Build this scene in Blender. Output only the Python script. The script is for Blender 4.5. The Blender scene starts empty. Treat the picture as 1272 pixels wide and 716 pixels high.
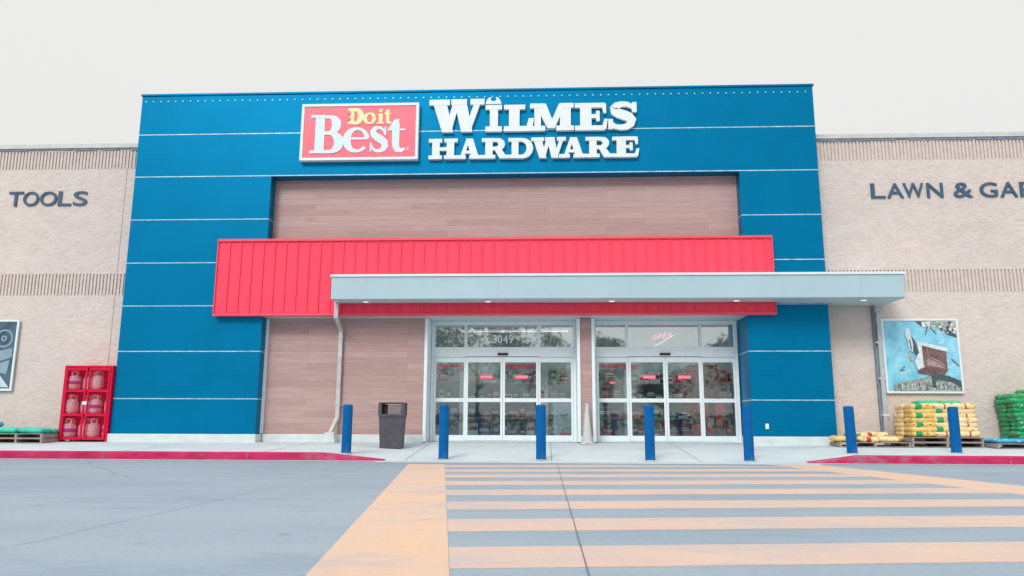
import bpy, bmesh, math, random
from mathutils import Vector, Matrix, noise
random.seed(11)
PI = math.pi
C = bpy.context.scene.collection
scene = bpy.context.scene

# ------------------------------------------------------------------ camera
cam_data = bpy.data.cameras.new('camera')
cam = bpy.data.objects.new('camera', cam_data); C.objects.link(cam)
r = Vector((0.9990032, 0.04447129, 0.00386062)); u = Vector((0.00419873, -0.17971755, 0.98370929)); f = Vector((-0.04444064, 0.98271252, 0.17972513))
M = Matrix(((r.x, u.x, -f.x, 0.0), (r.y, u.y, -f.y, -19.0), (r.z, u.z, -f.z, 0.70), (0, 0, 0, 1)))
cam.matrix_world = M
cam_data.sensor_width = 36.0; cam_data.lens = 26.645
cam_data.clip_start = 0.05; cam_data.clip_end = 1500
scene.camera = cam

# ------------------------------------------------------------------ sky (bright overcast)
SUN_EL, SUN_ROT = math.radians(38), math.radians(200)
world = bpy.data.worlds.new('World'); scene.world = world; world.use_nodes = True
nt = world.node_tree; nt.nodes.clear()
def N(t, **k):
    n = nt.nodes.new(t)
    for a, b in k.items(): setattr(n, a, b)
    return n
wo = N('ShaderNodeOutputWorld'); add = N('ShaderNodeAddShader')
sky = N('ShaderNodeTexSky'); sky.sky_type = 'NISHITA'; sky.sun_disc = False
sky.sun_elevation = SUN_EL; sky.sun_rotation = SUN_ROT; sky.dust_density = 6.0; sky.air_density = 1.0
bg1 = N('ShaderNodeBackground'); bg1.inputs['Strength'].default_value = 0.006
bg2 = N('ShaderNodeBackground'); bg2.inputs['Strength'].default_value = 1.0
tc = N('ShaderNodeTexCoord'); sx = N('ShaderNodeSeparateXYZ'); rp = N('ShaderNodeValToRGB')
rp.color_ramp.elements[0].position = 0.0; rp.color_ramp.elements[0].color = (0.80, 0.795, 0.785, 1)
rp.color_ramp.elements[1].position = 1.0; rp.color_ramp.elements[1].color = (1.9, 1.95, 2.0, 1)
e = rp.color_ramp.elements.new(0.60); e.color = (0.84, 0.835, 0.825, 1)
nt.links.new(tc.outputs['Generated'], sx.inputs[0]); nt.links.new(sx.outputs['Z'], rp.inputs[0])
nt.links.new(rp.outputs[0], bg2.inputs['Color']); nt.links.new(sky.outputs[0], bg1.inputs['Color'])
nt.links.new(bg1.outputs[0], add.inputs[0]); nt.links.new(bg2.outputs[0], add.inputs[1]); nt.links.new(add.outputs[0], wo.inputs[0])

sd = bpy.data.lights.new('sun', 'SUN'); so = bpy.data.objects.new('sun', sd); C.objects.link(so)
sd.energy = 1.85; sd.angle = math.radians(18); sd.color = (1.0, 0.97, 0.93)
sdir = Vector((math.sin(math.radians(-20)) * math.cos(SUN_EL), -math.cos(math.radians(-20)) * math.cos(SUN_EL), math.sin(SUN_EL)))
so.rotation_euler = sdir.to_track_quat('Z', 'Y').to_euler(); so.location = (-8, -20, 30)

vs = scene.view_settings
vs.view_transform = 'Standard'; vs.look = 'None'; vs.gamma = 1.0; vs.use_curve_mapping = False; vs.exposure = 0.0

# ------------------------------------------------------------------ materials
def base_mat(name):
    m = bpy.data.materials.new(name); m.use_nodes = True
    return m, m.node_tree, m.node_tree.nodes['Principled BSDF']
def mat(name, col, rough=0.6, var=0.12, scale=3.0, bump=0.0, bscale=60.0, metal=0.0, spec=0.5, stretch=(1, 1, 1), col2=None, emit=None, estr=0.0):
    m, t, b = base_mat(name)
    L = t.links.new
    tc = t.nodes.new('ShaderNodeTexCoord'); mp = t.nodes.new('ShaderNodeMapping'); mp.inputs['Scale'].default_value = stretch
    L(tc.outputs['Object'], mp.inputs[0])
    n = t.nodes.new('ShaderNodeTexNoise'); n.inputs['Scale'].default_value = scale; n.inputs['Detail'].default_value = 6; n.inputs['Roughness'].default_value = 0.62
    L(mp.outputs[0], n.inputs['Vector'])
    rm = t.nodes.new('ShaderNodeValToRGB')
    c2 = col2 or tuple(min(1, c * (1 + var)) for c in col); c1 = tuple(c * (1 - var) for c in col)
    rm.color_ramp.elements[0].position = 0.3; rm.color_ramp.elements[0].color = (*c1, 1)
    rm.color_ramp.elements[1].position = 0.7; rm.color_ramp.elements[1].color = (*c2, 1)
    L(n.outputs['Fac'], rm.inputs[0]); L(rm.outputs[0], b.inputs['Base Color'])
    b.inputs['Roughness'].default_value = rough; b.inputs['Metallic'].default_value = metal
    b.inputs['Specular IOR Level'].default_value = spec
    if bump:
        n2 = t.nodes.new('ShaderNodeTexNoise'); n2.inputs['Scale'].default_value = bscale; n2.inputs['Detail'].default_value = 5
        L(mp.outputs[0], n2.inputs['Vector'])
        bp = t.nodes.new('ShaderNodeBump'); bp.inputs['Strength'].default_value = bump; bp.inputs['Distance'].default_value = 0.02
        L(n2.outputs['Fac'], bp.inputs['Height']); L(bp.outputs[0], b.inputs['Normal'])
    if emit:
        b.inputs['Emission Color'].default_value = (*emit, 1); b.inputs['Emission Strength'].default_value = estr
    return m

BLUE = mat('blue_metal_panel', (0.0, 0.170, 0.348), 0.42, 0.05, 0.9, 0.04, 3.0, spec=0.06, metal=0.45)
JOINT = mat('silver_reveal', (0.42, 0.60, 0.70), 0.35, 0.35, 6.0, stretch=(1, 1, 1), metal=0.2)
RED = mat('red_rib_metal', (0.95, 0.078, 0.135), 0.5, 0.05, 1.2, spec=0.08)
REDTRIM = mat('red_trim_metal', (0.85, 0.075, 0.12), 0.35, 0.05, 2)
CANOPY = mat('pale_grey_metal', (0.375, 0.52, 0.58), 0.38, 0.04, 0.8, 0.04, 2.0)
SOFFIT = mat('grey_soffit', (0.52, 0.60, 0.64), 0.45, 0.06, 1.5)
CAPM = mat('light_cap_metal', (0.66, 0.75, 0.79), 0.35, 0.05, 3)
PIPE = mat('greige_pipe_paint', (0.50, 0.49, 0.48), 0.5, 0.18, 6)
ALU = mat('anodised_aluminium', (0.74, 0.83, 0.86), 0.35, 0.04, 4)
DARKM = mat('dark_gasket', (0.05, 0.06, 0.065), 0.6, 0.2, 6)
PLINTH = mat('pale_concrete_plinth', (0.60, 0.66, 0.67), 0.85, 0.10, 2.5, 0.2, 40, stretch=(1, 1, 2))
GALV = mat('grey_galvanised', (0.42, 0.47, 0.50), 0.45, 0.15, 8)
WHITE = mat('white_paint', (0.70, 0.765, 0.785), 0.45, 0.03, 5)
NAVY = mat('navy_letter', (0.04, 0.09, 0.16), 0.4, 0.1, 5)
SIGNRED = mat('sign_face_red', (0.90, 0.13, 0.185), 0.35, 0.03, 2)
CREAM = mat('cream_yellow', (0.88, 0.74, 0.36), 0.4, 0.05, 5)
KERBRED = mat('worn_red_kerb_paint', (0.43, 0.010, 0.075), 0.7, 0.12, 5.0, 0.25, 60, spec=0.2, col2=(0.53, 0.035, 0.12), stretch=(0.5, 1, 1))
BOLL = mat('blue_plastic_sleeve', (0.0, 0.105, 0.33), 0.5, 0.06, 4, spec=0.12)
TRASH = mat('dark_grey_bin', (0.070, 0.066, 0.085), 0.6, 0.2, 7, 0.1, 40)
BLACK = mat('black_and_hood_shade', (0.012, 0.012, 0.015), 0.7, 0.1, 5)
PALE = mat('pale_grey_cone', (0.50, 0.54, 0.54), 0.7, 0.08, 8)
CAGERED = mat('red_cage_paint', (0.60, 0.003, 0.045), 0.45, 0.06, 5, spec=0.2)
TANK = mat('off_white_tank', (0.80, 0.80, 0.86), 0.42, 0.07, 8)
PURPLE = mat('purple_band', (0.30, 0.10, 0.42), 0.5, 0.12, 10)
WOODP = mat('weathered_pallet_wood', (0.33, 0.27, 0.25), 0.85, 0.35, 7, 0.3, 60, stretch=(1, 4, 4))
YEL = mat('yellow_bag_plastic', (0.72, 0.47, 0.17), 0.42, 0.2, 9, 0.5, 14)
YEL2 = mat('cream_bag_plastic', (0.80, 0.60, 0.34), 0.42, 0.15, 9, 0.5, 14)
GRNP = mat('green_bag_print', (0.01, 0.30, 0.11), 0.45, 0.15, 20)
REDP = mat('red_bag_print', (0.45, 0.03, 0.05), 0.45, 0.15, 20)
GRN = mat('green_bag_plastic', (0.008, 0.28, 0.085), 0.36, 0.35, 12, 0.6, 16, col2=(0.03, 0.42, 0.16))
MINT = mat('mint_bag_plastic', (0.03, 0.50, 0.30), 0.4, 0.15, 10, 0.5, 14)
TEAL = mat('teal_bag_plastic', (0.01, 0.45, 0.32), 0.38, 0.2, 8, 0.5, 14, col2=(0.02, 0.52, 0.47))
BLUEB = mat('blue_bag_plastic', (0.02, 0.36, 0.62), 0.38, 0.25, 8, 0.5, 14)
OUTLET = mat('outlet_white', (0.8, 0.82, 0.8), 0.4, 0.03, 5)
LAMP = mat('downlight_lens', (0.8, 0.8, 0.8), 0.4, 0.02, 5, emit=(1, 1, 1), estr=0.55)
TUBE = mat('shop_light_tube', (0.9, 0.9, 0.9), 0.4, 0.02, 5, emit=(1.0, 0.96, 0.94), estr=13.0)
NEON = mat('pink_neon', (0.9, 0.2, 0.3), 0.4, 0.02, 5, emit=(1.0, 0.16, 0.25), estr=3.2)
NEONW = mat('white_neon', (0.9, 0.8, 0.8), 0.4, 0.02, 5, emit=(1.0, 0.85, 0.85), estr=1.2)
INWALL = mat('shop_wall_paint', (0.42, 0.47, 0.47), 0.8, 0.08, 1.5)
INFLOOR = mat('shop_floor', (0.36, 0.39, 0.40), 0.35, 0.08, 2)
STEEL = mat('shelf_steel', (0.40, 0.42, 0.43), 0.5, 0.1, 4)
BARK = mat('tree_bark', (0.10, 0.08, 0.065), 0.9, 0.3, 8, 0.5, 20)
LEAF = mat('green_leaves', (0.045, 0.075, 0.035), 0.6, 0.5, 1.2)
REDLEAF = mat('dry_red_leaves', (0.34, 0.03, 0.04), 0.6, 0.5, 6, col2=(0.62, 0.16, 0.12))
ORNG = mat('orange_red_cloth', (0.80, 0.10, 0.05), 0.7, 0.15, 5)
PLASTW = mat('lilac_white_plastic', (0.62, 0.68, 0.74), 0.5, 0.05, 5)

def wood_mat():
    m, t, b = base_mat('plank_cladding'); L = t.links.new
    tc = t.nodes.new('ShaderNodeTexCoord'); s = t.nodes.new('ShaderNodeSeparateXYZ'); c = t.nodes.new('ShaderNodeCombineXYZ')
    L(tc.outputs['Object'], s.inputs[0]); L(s.outputs['X'], c.inputs['X']); L(s.outputs['Z'], c.inputs['Y'])
    br = t.nodes.new('ShaderNodeTexBrick'); L(c.outputs[0], br.inputs['Vector'])
    br.offset = 0.37; br.inputs['Scale'].default_value = 1.0
    br.inputs['Brick Width'].default_value = 2.6; br.inputs['Row Height'].default_value = 0.152
    br.inputs['Mortar Size'].default_value = 0.0035; br.inputs['Mortar Smooth'].default_value = 0.4; br.inputs['Bias'].default_value = 0.0
    br.inputs['Color1'].default_value = (0.405, 0.262, 0.245, 1); br.inputs['Color2'].default_value = (0.475, 0.325, 0.307, 1)
    br.inputs['Mortar'].default_value = (0.32, 0.21, 0.19, 1)
    mp = t.nodes.new('ShaderNodeMapping'); mp.inputs['Scale'].default_value = (1.2, 26, 1); L(c.outputs[0], mp.inputs[0])
    n = t.nodes.new('ShaderNodeTexNoise'); n.inputs['Scale'].default_value = 1.3; n.inputs['Detail'].default_value = 7; n.inputs['Roughness'].default_value = 0.7; L(mp.outputs[0], n.inputs['Vector'])
    rm = t.nodes.new('ShaderNodeValToRGB'); rm.color_ramp.elements[0].position = 0.3; rm.color_ramp.elements[0].color = (0.80, 0.79, 0.80, 1)
    rm.color_ramp.elements[1].position = 0.72; rm.color_ramp.elements[1].color = (1.14, 1.15, 1.16, 1); L(n.outputs['Fac'], rm.inputs[0])
    mx = t.nodes.new('ShaderNodeMix'); mx.data_type = 'RGBA'; mx.blend_type = 'MULTIPLY'; mx.inputs[0].default_value = 1.0
    L(br.outputs['Color'], mx.inputs[6]); L(rm.outputs[0], mx.inputs[7]); L(mx.outputs[2], b.inputs['Base Color'])
    bp = t.nodes.new('ShaderNodeBump'); bp.inputs['Strength'].default_value = 0.4; bp.inputs['Distance'].default_value = 0.004; bp.invert = True
    L(br.outputs['Fac'], bp.inputs['Height']); L(bp.outputs[0], b.inputs['Normal'])
    b.inputs['Roughness'].default_value = 0.55
    return m
WOOD = wood_mat()

def stucco_mat():
    m, t, b = base_mat('rough_beige_wall'); L = t.links.new
    tc = t.nodes.new('ShaderNodeTexCoord'); mp = t.nodes.new('ShaderNodeMapping'); mp.inputs['Rotation'].default_value = (0, math.radians(25), 0); mp.inputs['Scale'].default_value = (1.0, 1.0, 1.35)
    L(tc.outputs['Object'], mp.inputs[0])
    n = t.nodes.new('ShaderNodeTexNoise'); n.inputs['Scale'].default_value = 3.2; n.inputs['Detail'].default_value = 9; n.inputs['Roughness'].default_value = 0.62; n.inputs['Distortion'].default_value = 0.6
    L(mp.outputs[0], n.inputs['Vector'])
    rm = t.nodes.new('ShaderNodeValToRGB')
    rm.color_ramp.elements[0].position = 0.32; rm.color_ramp.elements[0].color = (0.61, 0.53, 0.485, 1)
    rm.color_ramp.elements[1].position = 0.58; rm.color_ramp.elements[1].color = (0.665, 0.585, 0.545, 1)
    L(n.outputs['Fac'], rm.inputs[0])
    n3 = t.nodes.new('ShaderNodeTexNoise'); n3.inputs['Scale'].default_value = 0.35; n3.inputs['Detail'].default_value = 4; L(tc.outputs['Object'], n3.inputs['Vector'])
    r3 = t.nodes.new('ShaderNodeValToRGB'); r3.color_ramp.elements[0].position = 0.3; r3.color_ramp.elements[0].color = (0.93, 0.94, 0.96, 1)
    r3.color_ramp.elements[1].position = 0.7; r3.color_ramp.elements[1].color = (1.03, 1.02, 1.0, 1); L(n3.outputs['Fac'], r3.inputs[0])
    mx = t.nodes.new('ShaderNodeMix'); mx.data_type = 'RGBA'; mx.blend_type = 'MULTIPLY'; mx.inputs[0].default_value = 1.0
    L(rm.outputs[0], mx.inputs[6]); L(r3.outputs[0], mx.inputs[7]); L(mx.outputs[2], b.inputs['Base Color'])
    n2 = t.nodes.new('ShaderNodeTexNoise'); n2.inputs['Scale'].default_value = 9.0; n2.inputs['Detail'].default_value = 6; n2.inputs['Roughness'].default_value = 0.65; n2.inputs['Distortion'].default_value = 0.3
    L(mp.outputs[0], n2.inputs['Vector'])
    bp = t.nodes.new('ShaderNodeBump'); bp.inputs['Strength'].default_value = 0.55; bp.inputs['Distance'].default_value = 0.07
    L(n2.outputs['Fac'], bp.inputs['Height']); L(bp.outputs[0], b.inputs['Normal'])
    b.inputs['Roughness'].default_value = 0.9
    return m
STUCCO = stucco_mat()
RIB = mat('ribbed_beige_concrete', (0.61, 0.52, 0.48), 0.9, 0.12, 6, 0.4, 25)
COPING = mat('grey_coping_metal', (0.55, 0.54, 0.53), 0.5, 0.12, 2.5)

def ground_mat(name, col, stain, sc=0.35, fine=(0.94, 1.05), bump=0.25, stretch=(1, 1, 1)):
    m, t, b = base_mat(name); L = t.links.new
    tc = t.nodes.new('ShaderNodeTexCoord')
    mp = t.nodes.new('ShaderNodeMapping'); mp.inputs['Scale'].default_value = stretch; L(tc.outputs['Object'], mp.inputs[0])
    n = t.nodes.new('ShaderNodeTexNoise'); n.inputs['Scale'].default_value = sc; n.inputs['Detail'].default_value = 8; n.inputs['Roughness'].default_value = 0.65; L(mp.outputs[0], n.inputs['Vector'])
    rm = t.nodes.new('ShaderNodeValToRGB'); rm.color_ramp.elements[0].position = 0.33; rm.color_ramp.elements[0].color = (*stain, 1)
    rm.color_ramp.elements[1].position = 0.62; rm.color_ramp.elements[1].color = (*col, 1); L(n.outputs['Fac'], rm.inputs[0])
    n2 = t.nodes.new('ShaderNodeTexNoise'); n2.inputs['Scale'].default_value = 22; n2.inputs['Detail'].default_value = 9; n2.inputs['Roughness'].default_value = .75; L(tc.outputs['Object'], n2.inputs['Vector'])
    r2 = t.nodes.new('ShaderNodeValToRGB'); r2.color_ramp.elements[0].position = 0.3; r2.color_ramp.elements[0].color = (fine[0],) * 3 + (1,)
    r2.color_ramp.elements[1].position = 0.7; r2.color_ramp.elements[1].color = (fine[1],) * 3 + (1,); L(n2.outputs['Fac'], r2.inputs[0])
    mx = t.nodes.new('ShaderNodeMix'); mx.data_type = 'RGBA'; mx.blend_type = 'MULTIPLY'; mx.inputs[0].default_value = 1.0
    L(rm.outputs[0], mx.inputs[6]); L(r2.outputs[0], mx.inputs[7])
    # a few small dark spots
    v = t.nodes.new('ShaderNodeTexVoronoi'); v.inputs['Scale'].default_value = 0.9; L(tc.outputs['Object'], v.inputs['Vector'])
    r4 = t.nodes.new('ShaderNodeValToRGB'); r4.color_ramp.elements[0].position = 0.02; r4.color_ramp.elements[0].color = (0.62, 0.62, 0.62, 1)
    r4.color_ramp.elements[1].position = 0.06; r4.color_ramp.elements[1].color = (1, 1, 1, 1); L(v.outputs['Distance'], r4.inputs[0])
    m2 = t.nodes.new('ShaderNodeMix'); m2.data_type = 'RGBA'; m2.blend_type = 'MULTIPLY'; m2.inputs[0].default_value = 0.8
    L(mx.outputs[2], m2.inputs[6]); L(r4.outputs[0], m2.inputs[7]); L(m2.outputs[2], b.inputs['Base Color'])
    n3 = t.nodes.new('ShaderNodeTexNoise'); n3.inputs['Scale'].default_value = 70; n3.inputs['Detail'].default_value = 4; L(tc.outputs['Object'], n3.inputs['Vector'])
    bp = t.nodes.new('ShaderNodeBump'); bp.inputs['Strength'].default_value = bump; bp.inputs['Distance'].default_value = 0.01
    L(n3.outputs['Fac'], bp.inputs['Height']); L(bp.outputs[0], b.inputs['Normal'])
    b.inputs['Roughness'].default_value = 0.85
    return m
ROADM = ground_mat('blue_grey_concrete_road', (0.272, 0.338, 0.39), (0.222, 0.283, 0.335), fine=(0.90, 1.07), stretch=(0.5, 1.3, 1))
WALKM = ground_mat('pale_concrete_walk', (0.54, 0.61, 0.63), (0.49, 0.555, 0.58), 0.8)
GUTM = ground_mat('gutter_concrete', (0.46, 0.53, 0.55), (0.39, 0.45, 0.48), 1.2)
def worn(m, under, amount, scale=(3.0, 9.0, 1)):
    t = m.node_tree; L = t.links.new; b = t.nodes['Principled BSDF']; src = b.inputs['Base Color'].links[0].from_socket
    tc = t.nodes.new('ShaderNodeTexCoord'); mp = t.nodes.new('ShaderNodeMapping'); mp.inputs['Scale'].default_value = scale; L(tc.outputs['Object'], mp.inputs[0])
    n = t.nodes.new('ShaderNodeTexNoise'); n.inputs['Scale'].default_value = 1.0; n.inputs['Detail'].default_value = 10; n.inputs['Roughness'].default_value = .72; L(mp.outputs[0], n.inputs['Vector'])
    big = t.nodes.new('ShaderNodeTexNoise'); big.inputs['Scale'].default_value = .55; big.inputs['Detail'].default_value = 3; L(tc.outputs['Object'], big.inputs['Vector'])
    a = t.nodes.new('ShaderNodeMath'); a.operation = 'MULTIPLY'; L(n.outputs['Fac'], a.inputs[0]); L(big.outputs['Fac'], a.inputs[1])
    rm = t.nodes.new('ShaderNodeValToRGB'); rm.color_ramp.elements[0].position = .27; rm.color_ramp.elements[0].color = (0, 0, 0, 1); rm.color_ramp.elements[1].position = .36; rm.color_ramp.elements[1].color = (amount,) * 3 + (1,); L(a.outputs[0], rm.inputs[0])
    mx = t.nodes.new('ShaderNodeMix'); mx.data_type = 'RGBA'; L(rm.outputs[0], mx.inputs[0]); L(src, mx.inputs[6]); mx.inputs[7].default_value = (*under, 1); L(mx.outputs[2], b.inputs['Base Color'])
    return m
PAINT = ground_mat('worn_orange_paint', (0.575, 0.415, 0.325), (0.475, 0.38, 0.345), 0.9, (0.93, 1.06), stretch=(0.8, 2.0, 1))
PAINT2 = ground_mat('worn_orange_border_paint', (0.62, 0.42, 0.28), (0.54, 0.42, 0.355), 0.75, (0.94, 1.05))
worn(PAINT, (.42, .38, .37), .8); worn(PAINT2, (.46, .37, .345), .75, (2.2, 4.0, 1)); worn(ROADM, (.21, .265, .32), .6, (1.2, 3.0, 1)); worn(WALKM, (.40, .45, .47), .45, (2.0, 5.0, 1)); worn(KERBRED, (.30, .20, .24), .5, (3.0, 9.0, 6)); worn(BOLL, (.10, .20, .34), .35, (7, 7, 2.5))
SEAM = mat('dark_control_joint', (0.13, 0.14, 0.155), 0.9, 0.3, 4)
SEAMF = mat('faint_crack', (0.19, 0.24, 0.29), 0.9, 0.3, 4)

def sack_mat(name, c1, c2, spots, scale, thr):
    m, t, b = base_mat(name); L = t.links.new
    tc = t.nodes.new('ShaderNodeTexCoord'); oi_ = t.nodes.new('ShaderNodeObjectInfo'); ad = t.nodes.new('ShaderNodeVectorMath'); ad.operation = 'ADD'
    mu = t.nodes.new('ShaderNodeMath'); mu.operation = 'MULTIPLY'; mu.inputs[1].default_value = 37.0; L(oi_.outputs['Random'], mu.inputs[0])
    L(tc.outputs['Object'], ad.inputs[0]); L(mu.outputs[0], ad.inputs[1])
    n = t.nodes.new('ShaderNodeTexNoise'); n.inputs['Scale'].default_value = 9; n.inputs['Detail'].default_value = 5; n.inputs['Roughness'].default_value = .6; L(ad.outputs[0], n.inputs['Vector'])
    rm = t.nodes.new('ShaderNodeValToRGB'); rm.color_ramp.elements[0].position = .35; rm.color_ramp.elements[0].color = (*c1, 1); rm.color_ramp.elements[1].position = .65; rm.color_ramp.elements[1].color = (*c2, 1); L(n.outputs['Fac'], rm.inputs[0])
    prev = rm.outputs[0]
    for i, sc_ in enumerate(spots):
        v = t.nodes.new('ShaderNodeTexVoronoi'); v.inputs['Scale'].default_value = scale * (1 + .37 * i); L(ad.outputs[0], v.inputs['Vector'])
        lt = t.nodes.new('ShaderNodeMath'); lt.operation = 'LESS_THAN'; lt.inputs[1].default_value = thr; L(v.outputs['Distance'], lt.inputs[0])
        mx = t.nodes.new('ShaderNodeMix'); mx.data_type = 'RGBA'; L(lt.outputs[0], mx.inputs[0]); L(prev, mx.inputs[6]); mx.inputs[7].default_value = (*sc_, 1); prev = mx.outputs[2]
    L(prev, b.inputs['Base Color']); b.inputs['Roughness'].default_value = .38
    n2 = t.nodes.new('ShaderNodeTexNoise'); n2.inputs['Scale'].default_value = 15; n2.inputs['Detail'].default_value = 4; n2.inputs['Distortion'].default_value = .8; L(ad.outputs[0], n2.inputs['Vector'])
    bp = t.nodes.new('ShaderNodeBump'); bp.inputs['Strength'].default_value = .8; bp.inputs['Distance'].default_value = .02; L(n2.outputs['Fac'], bp.inputs['Height']); L(bp.outputs[0], b.inputs['Normal'])
    return m
YEL = sack_mat('yellow_bag_plastic', (.72, .44, .10), (.86, .62, .22), [(.45, .20, .06), (.80, .62, .40)], 6.5, .22)
YEL2 = sack_mat('cream_bag_plastic', (.80, .56, .24), (.88, .72, .42), [(.55, .30, .12), (.85, .75, .60)], 6.0, .22)
GRN = sack_mat('green_bag_plastic', (.004, .22, .07), (.01, .40, .14), [(.45, .06, .05), (.35, .55, .40)], 6.5, .20)
BLUEB = sack_mat('blue_bag_plastic', (.01, .30, .60), (.04, .46, .68), [(.5, .65, .7)], 5.0, .22)
TEAL = sack_mat('teal_bag_plastic', (.01, .45, .30), (.02, .54, .44), [(.02, .62, .36)], 4.0, .25)

def glass_mat(name, fac, tint=(0.80, 0.88, 0.88)):
    m = bpy.data.materials.new(name); m.use_nodes = True; t = m.node_tree; t.nodes.clear()
    o = t.nodes.new('ShaderNodeOutputMaterial'); mx = t.nodes.new('ShaderNodeMixShader')
    tr = t.nodes.new('ShaderNodeBsdfTransparent'); gl = t.nodes.new('ShaderNodeBsdfGlossy')
    tr.inputs[0].default_value = (*tint, 1); gl.inputs['Roughness'].default_value = 0.024; gl.inputs['Color'].default_value = (0.92, 0.97, 1.0, 1)
    fr = t.nodes.new('ShaderNodeFresnel'); fr.inputs[0].default_value = 1.5
    ad = t.nodes.new('ShaderNodeMath'); ad.operation = 'ADD'; ad.inputs[1].default_value = fac; ad.use_clamp = True
    tc = t.nodes.new('ShaderNodeTexCoord'); nz = t.nodes.new('ShaderNodeTexNoise'); nz.inputs['Scale'].default_value = 1.4
    bp = t.nodes.new('ShaderNodeBump'); bp.inputs['Strength'].default_value = 0.06; bp.inputs['Distance'].default_value = 0.02
    t.links.new(tc.outputs['Object'], nz.inputs['Vector']); t.links.new(nz.outputs['Fac'], bp.inputs['Height']); t.links.new(bp.outputs[0], gl.inputs['Normal'])
    t.links.new(fr.outputs[0], ad.inputs[0]); t.links.new(ad.outputs[0], mx.inputs[0]); t.links.new(tr.outputs[0], mx.inputs[1]); t.links.new(gl.outputs[0], mx.inputs[2]); t.links.new(mx.outputs[0], o.inputs[0])
    return m
GLASS = glass_mat('door_glass', 0.07)
GLASST = glass_mat('transom_glass', 0.36)

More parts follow.
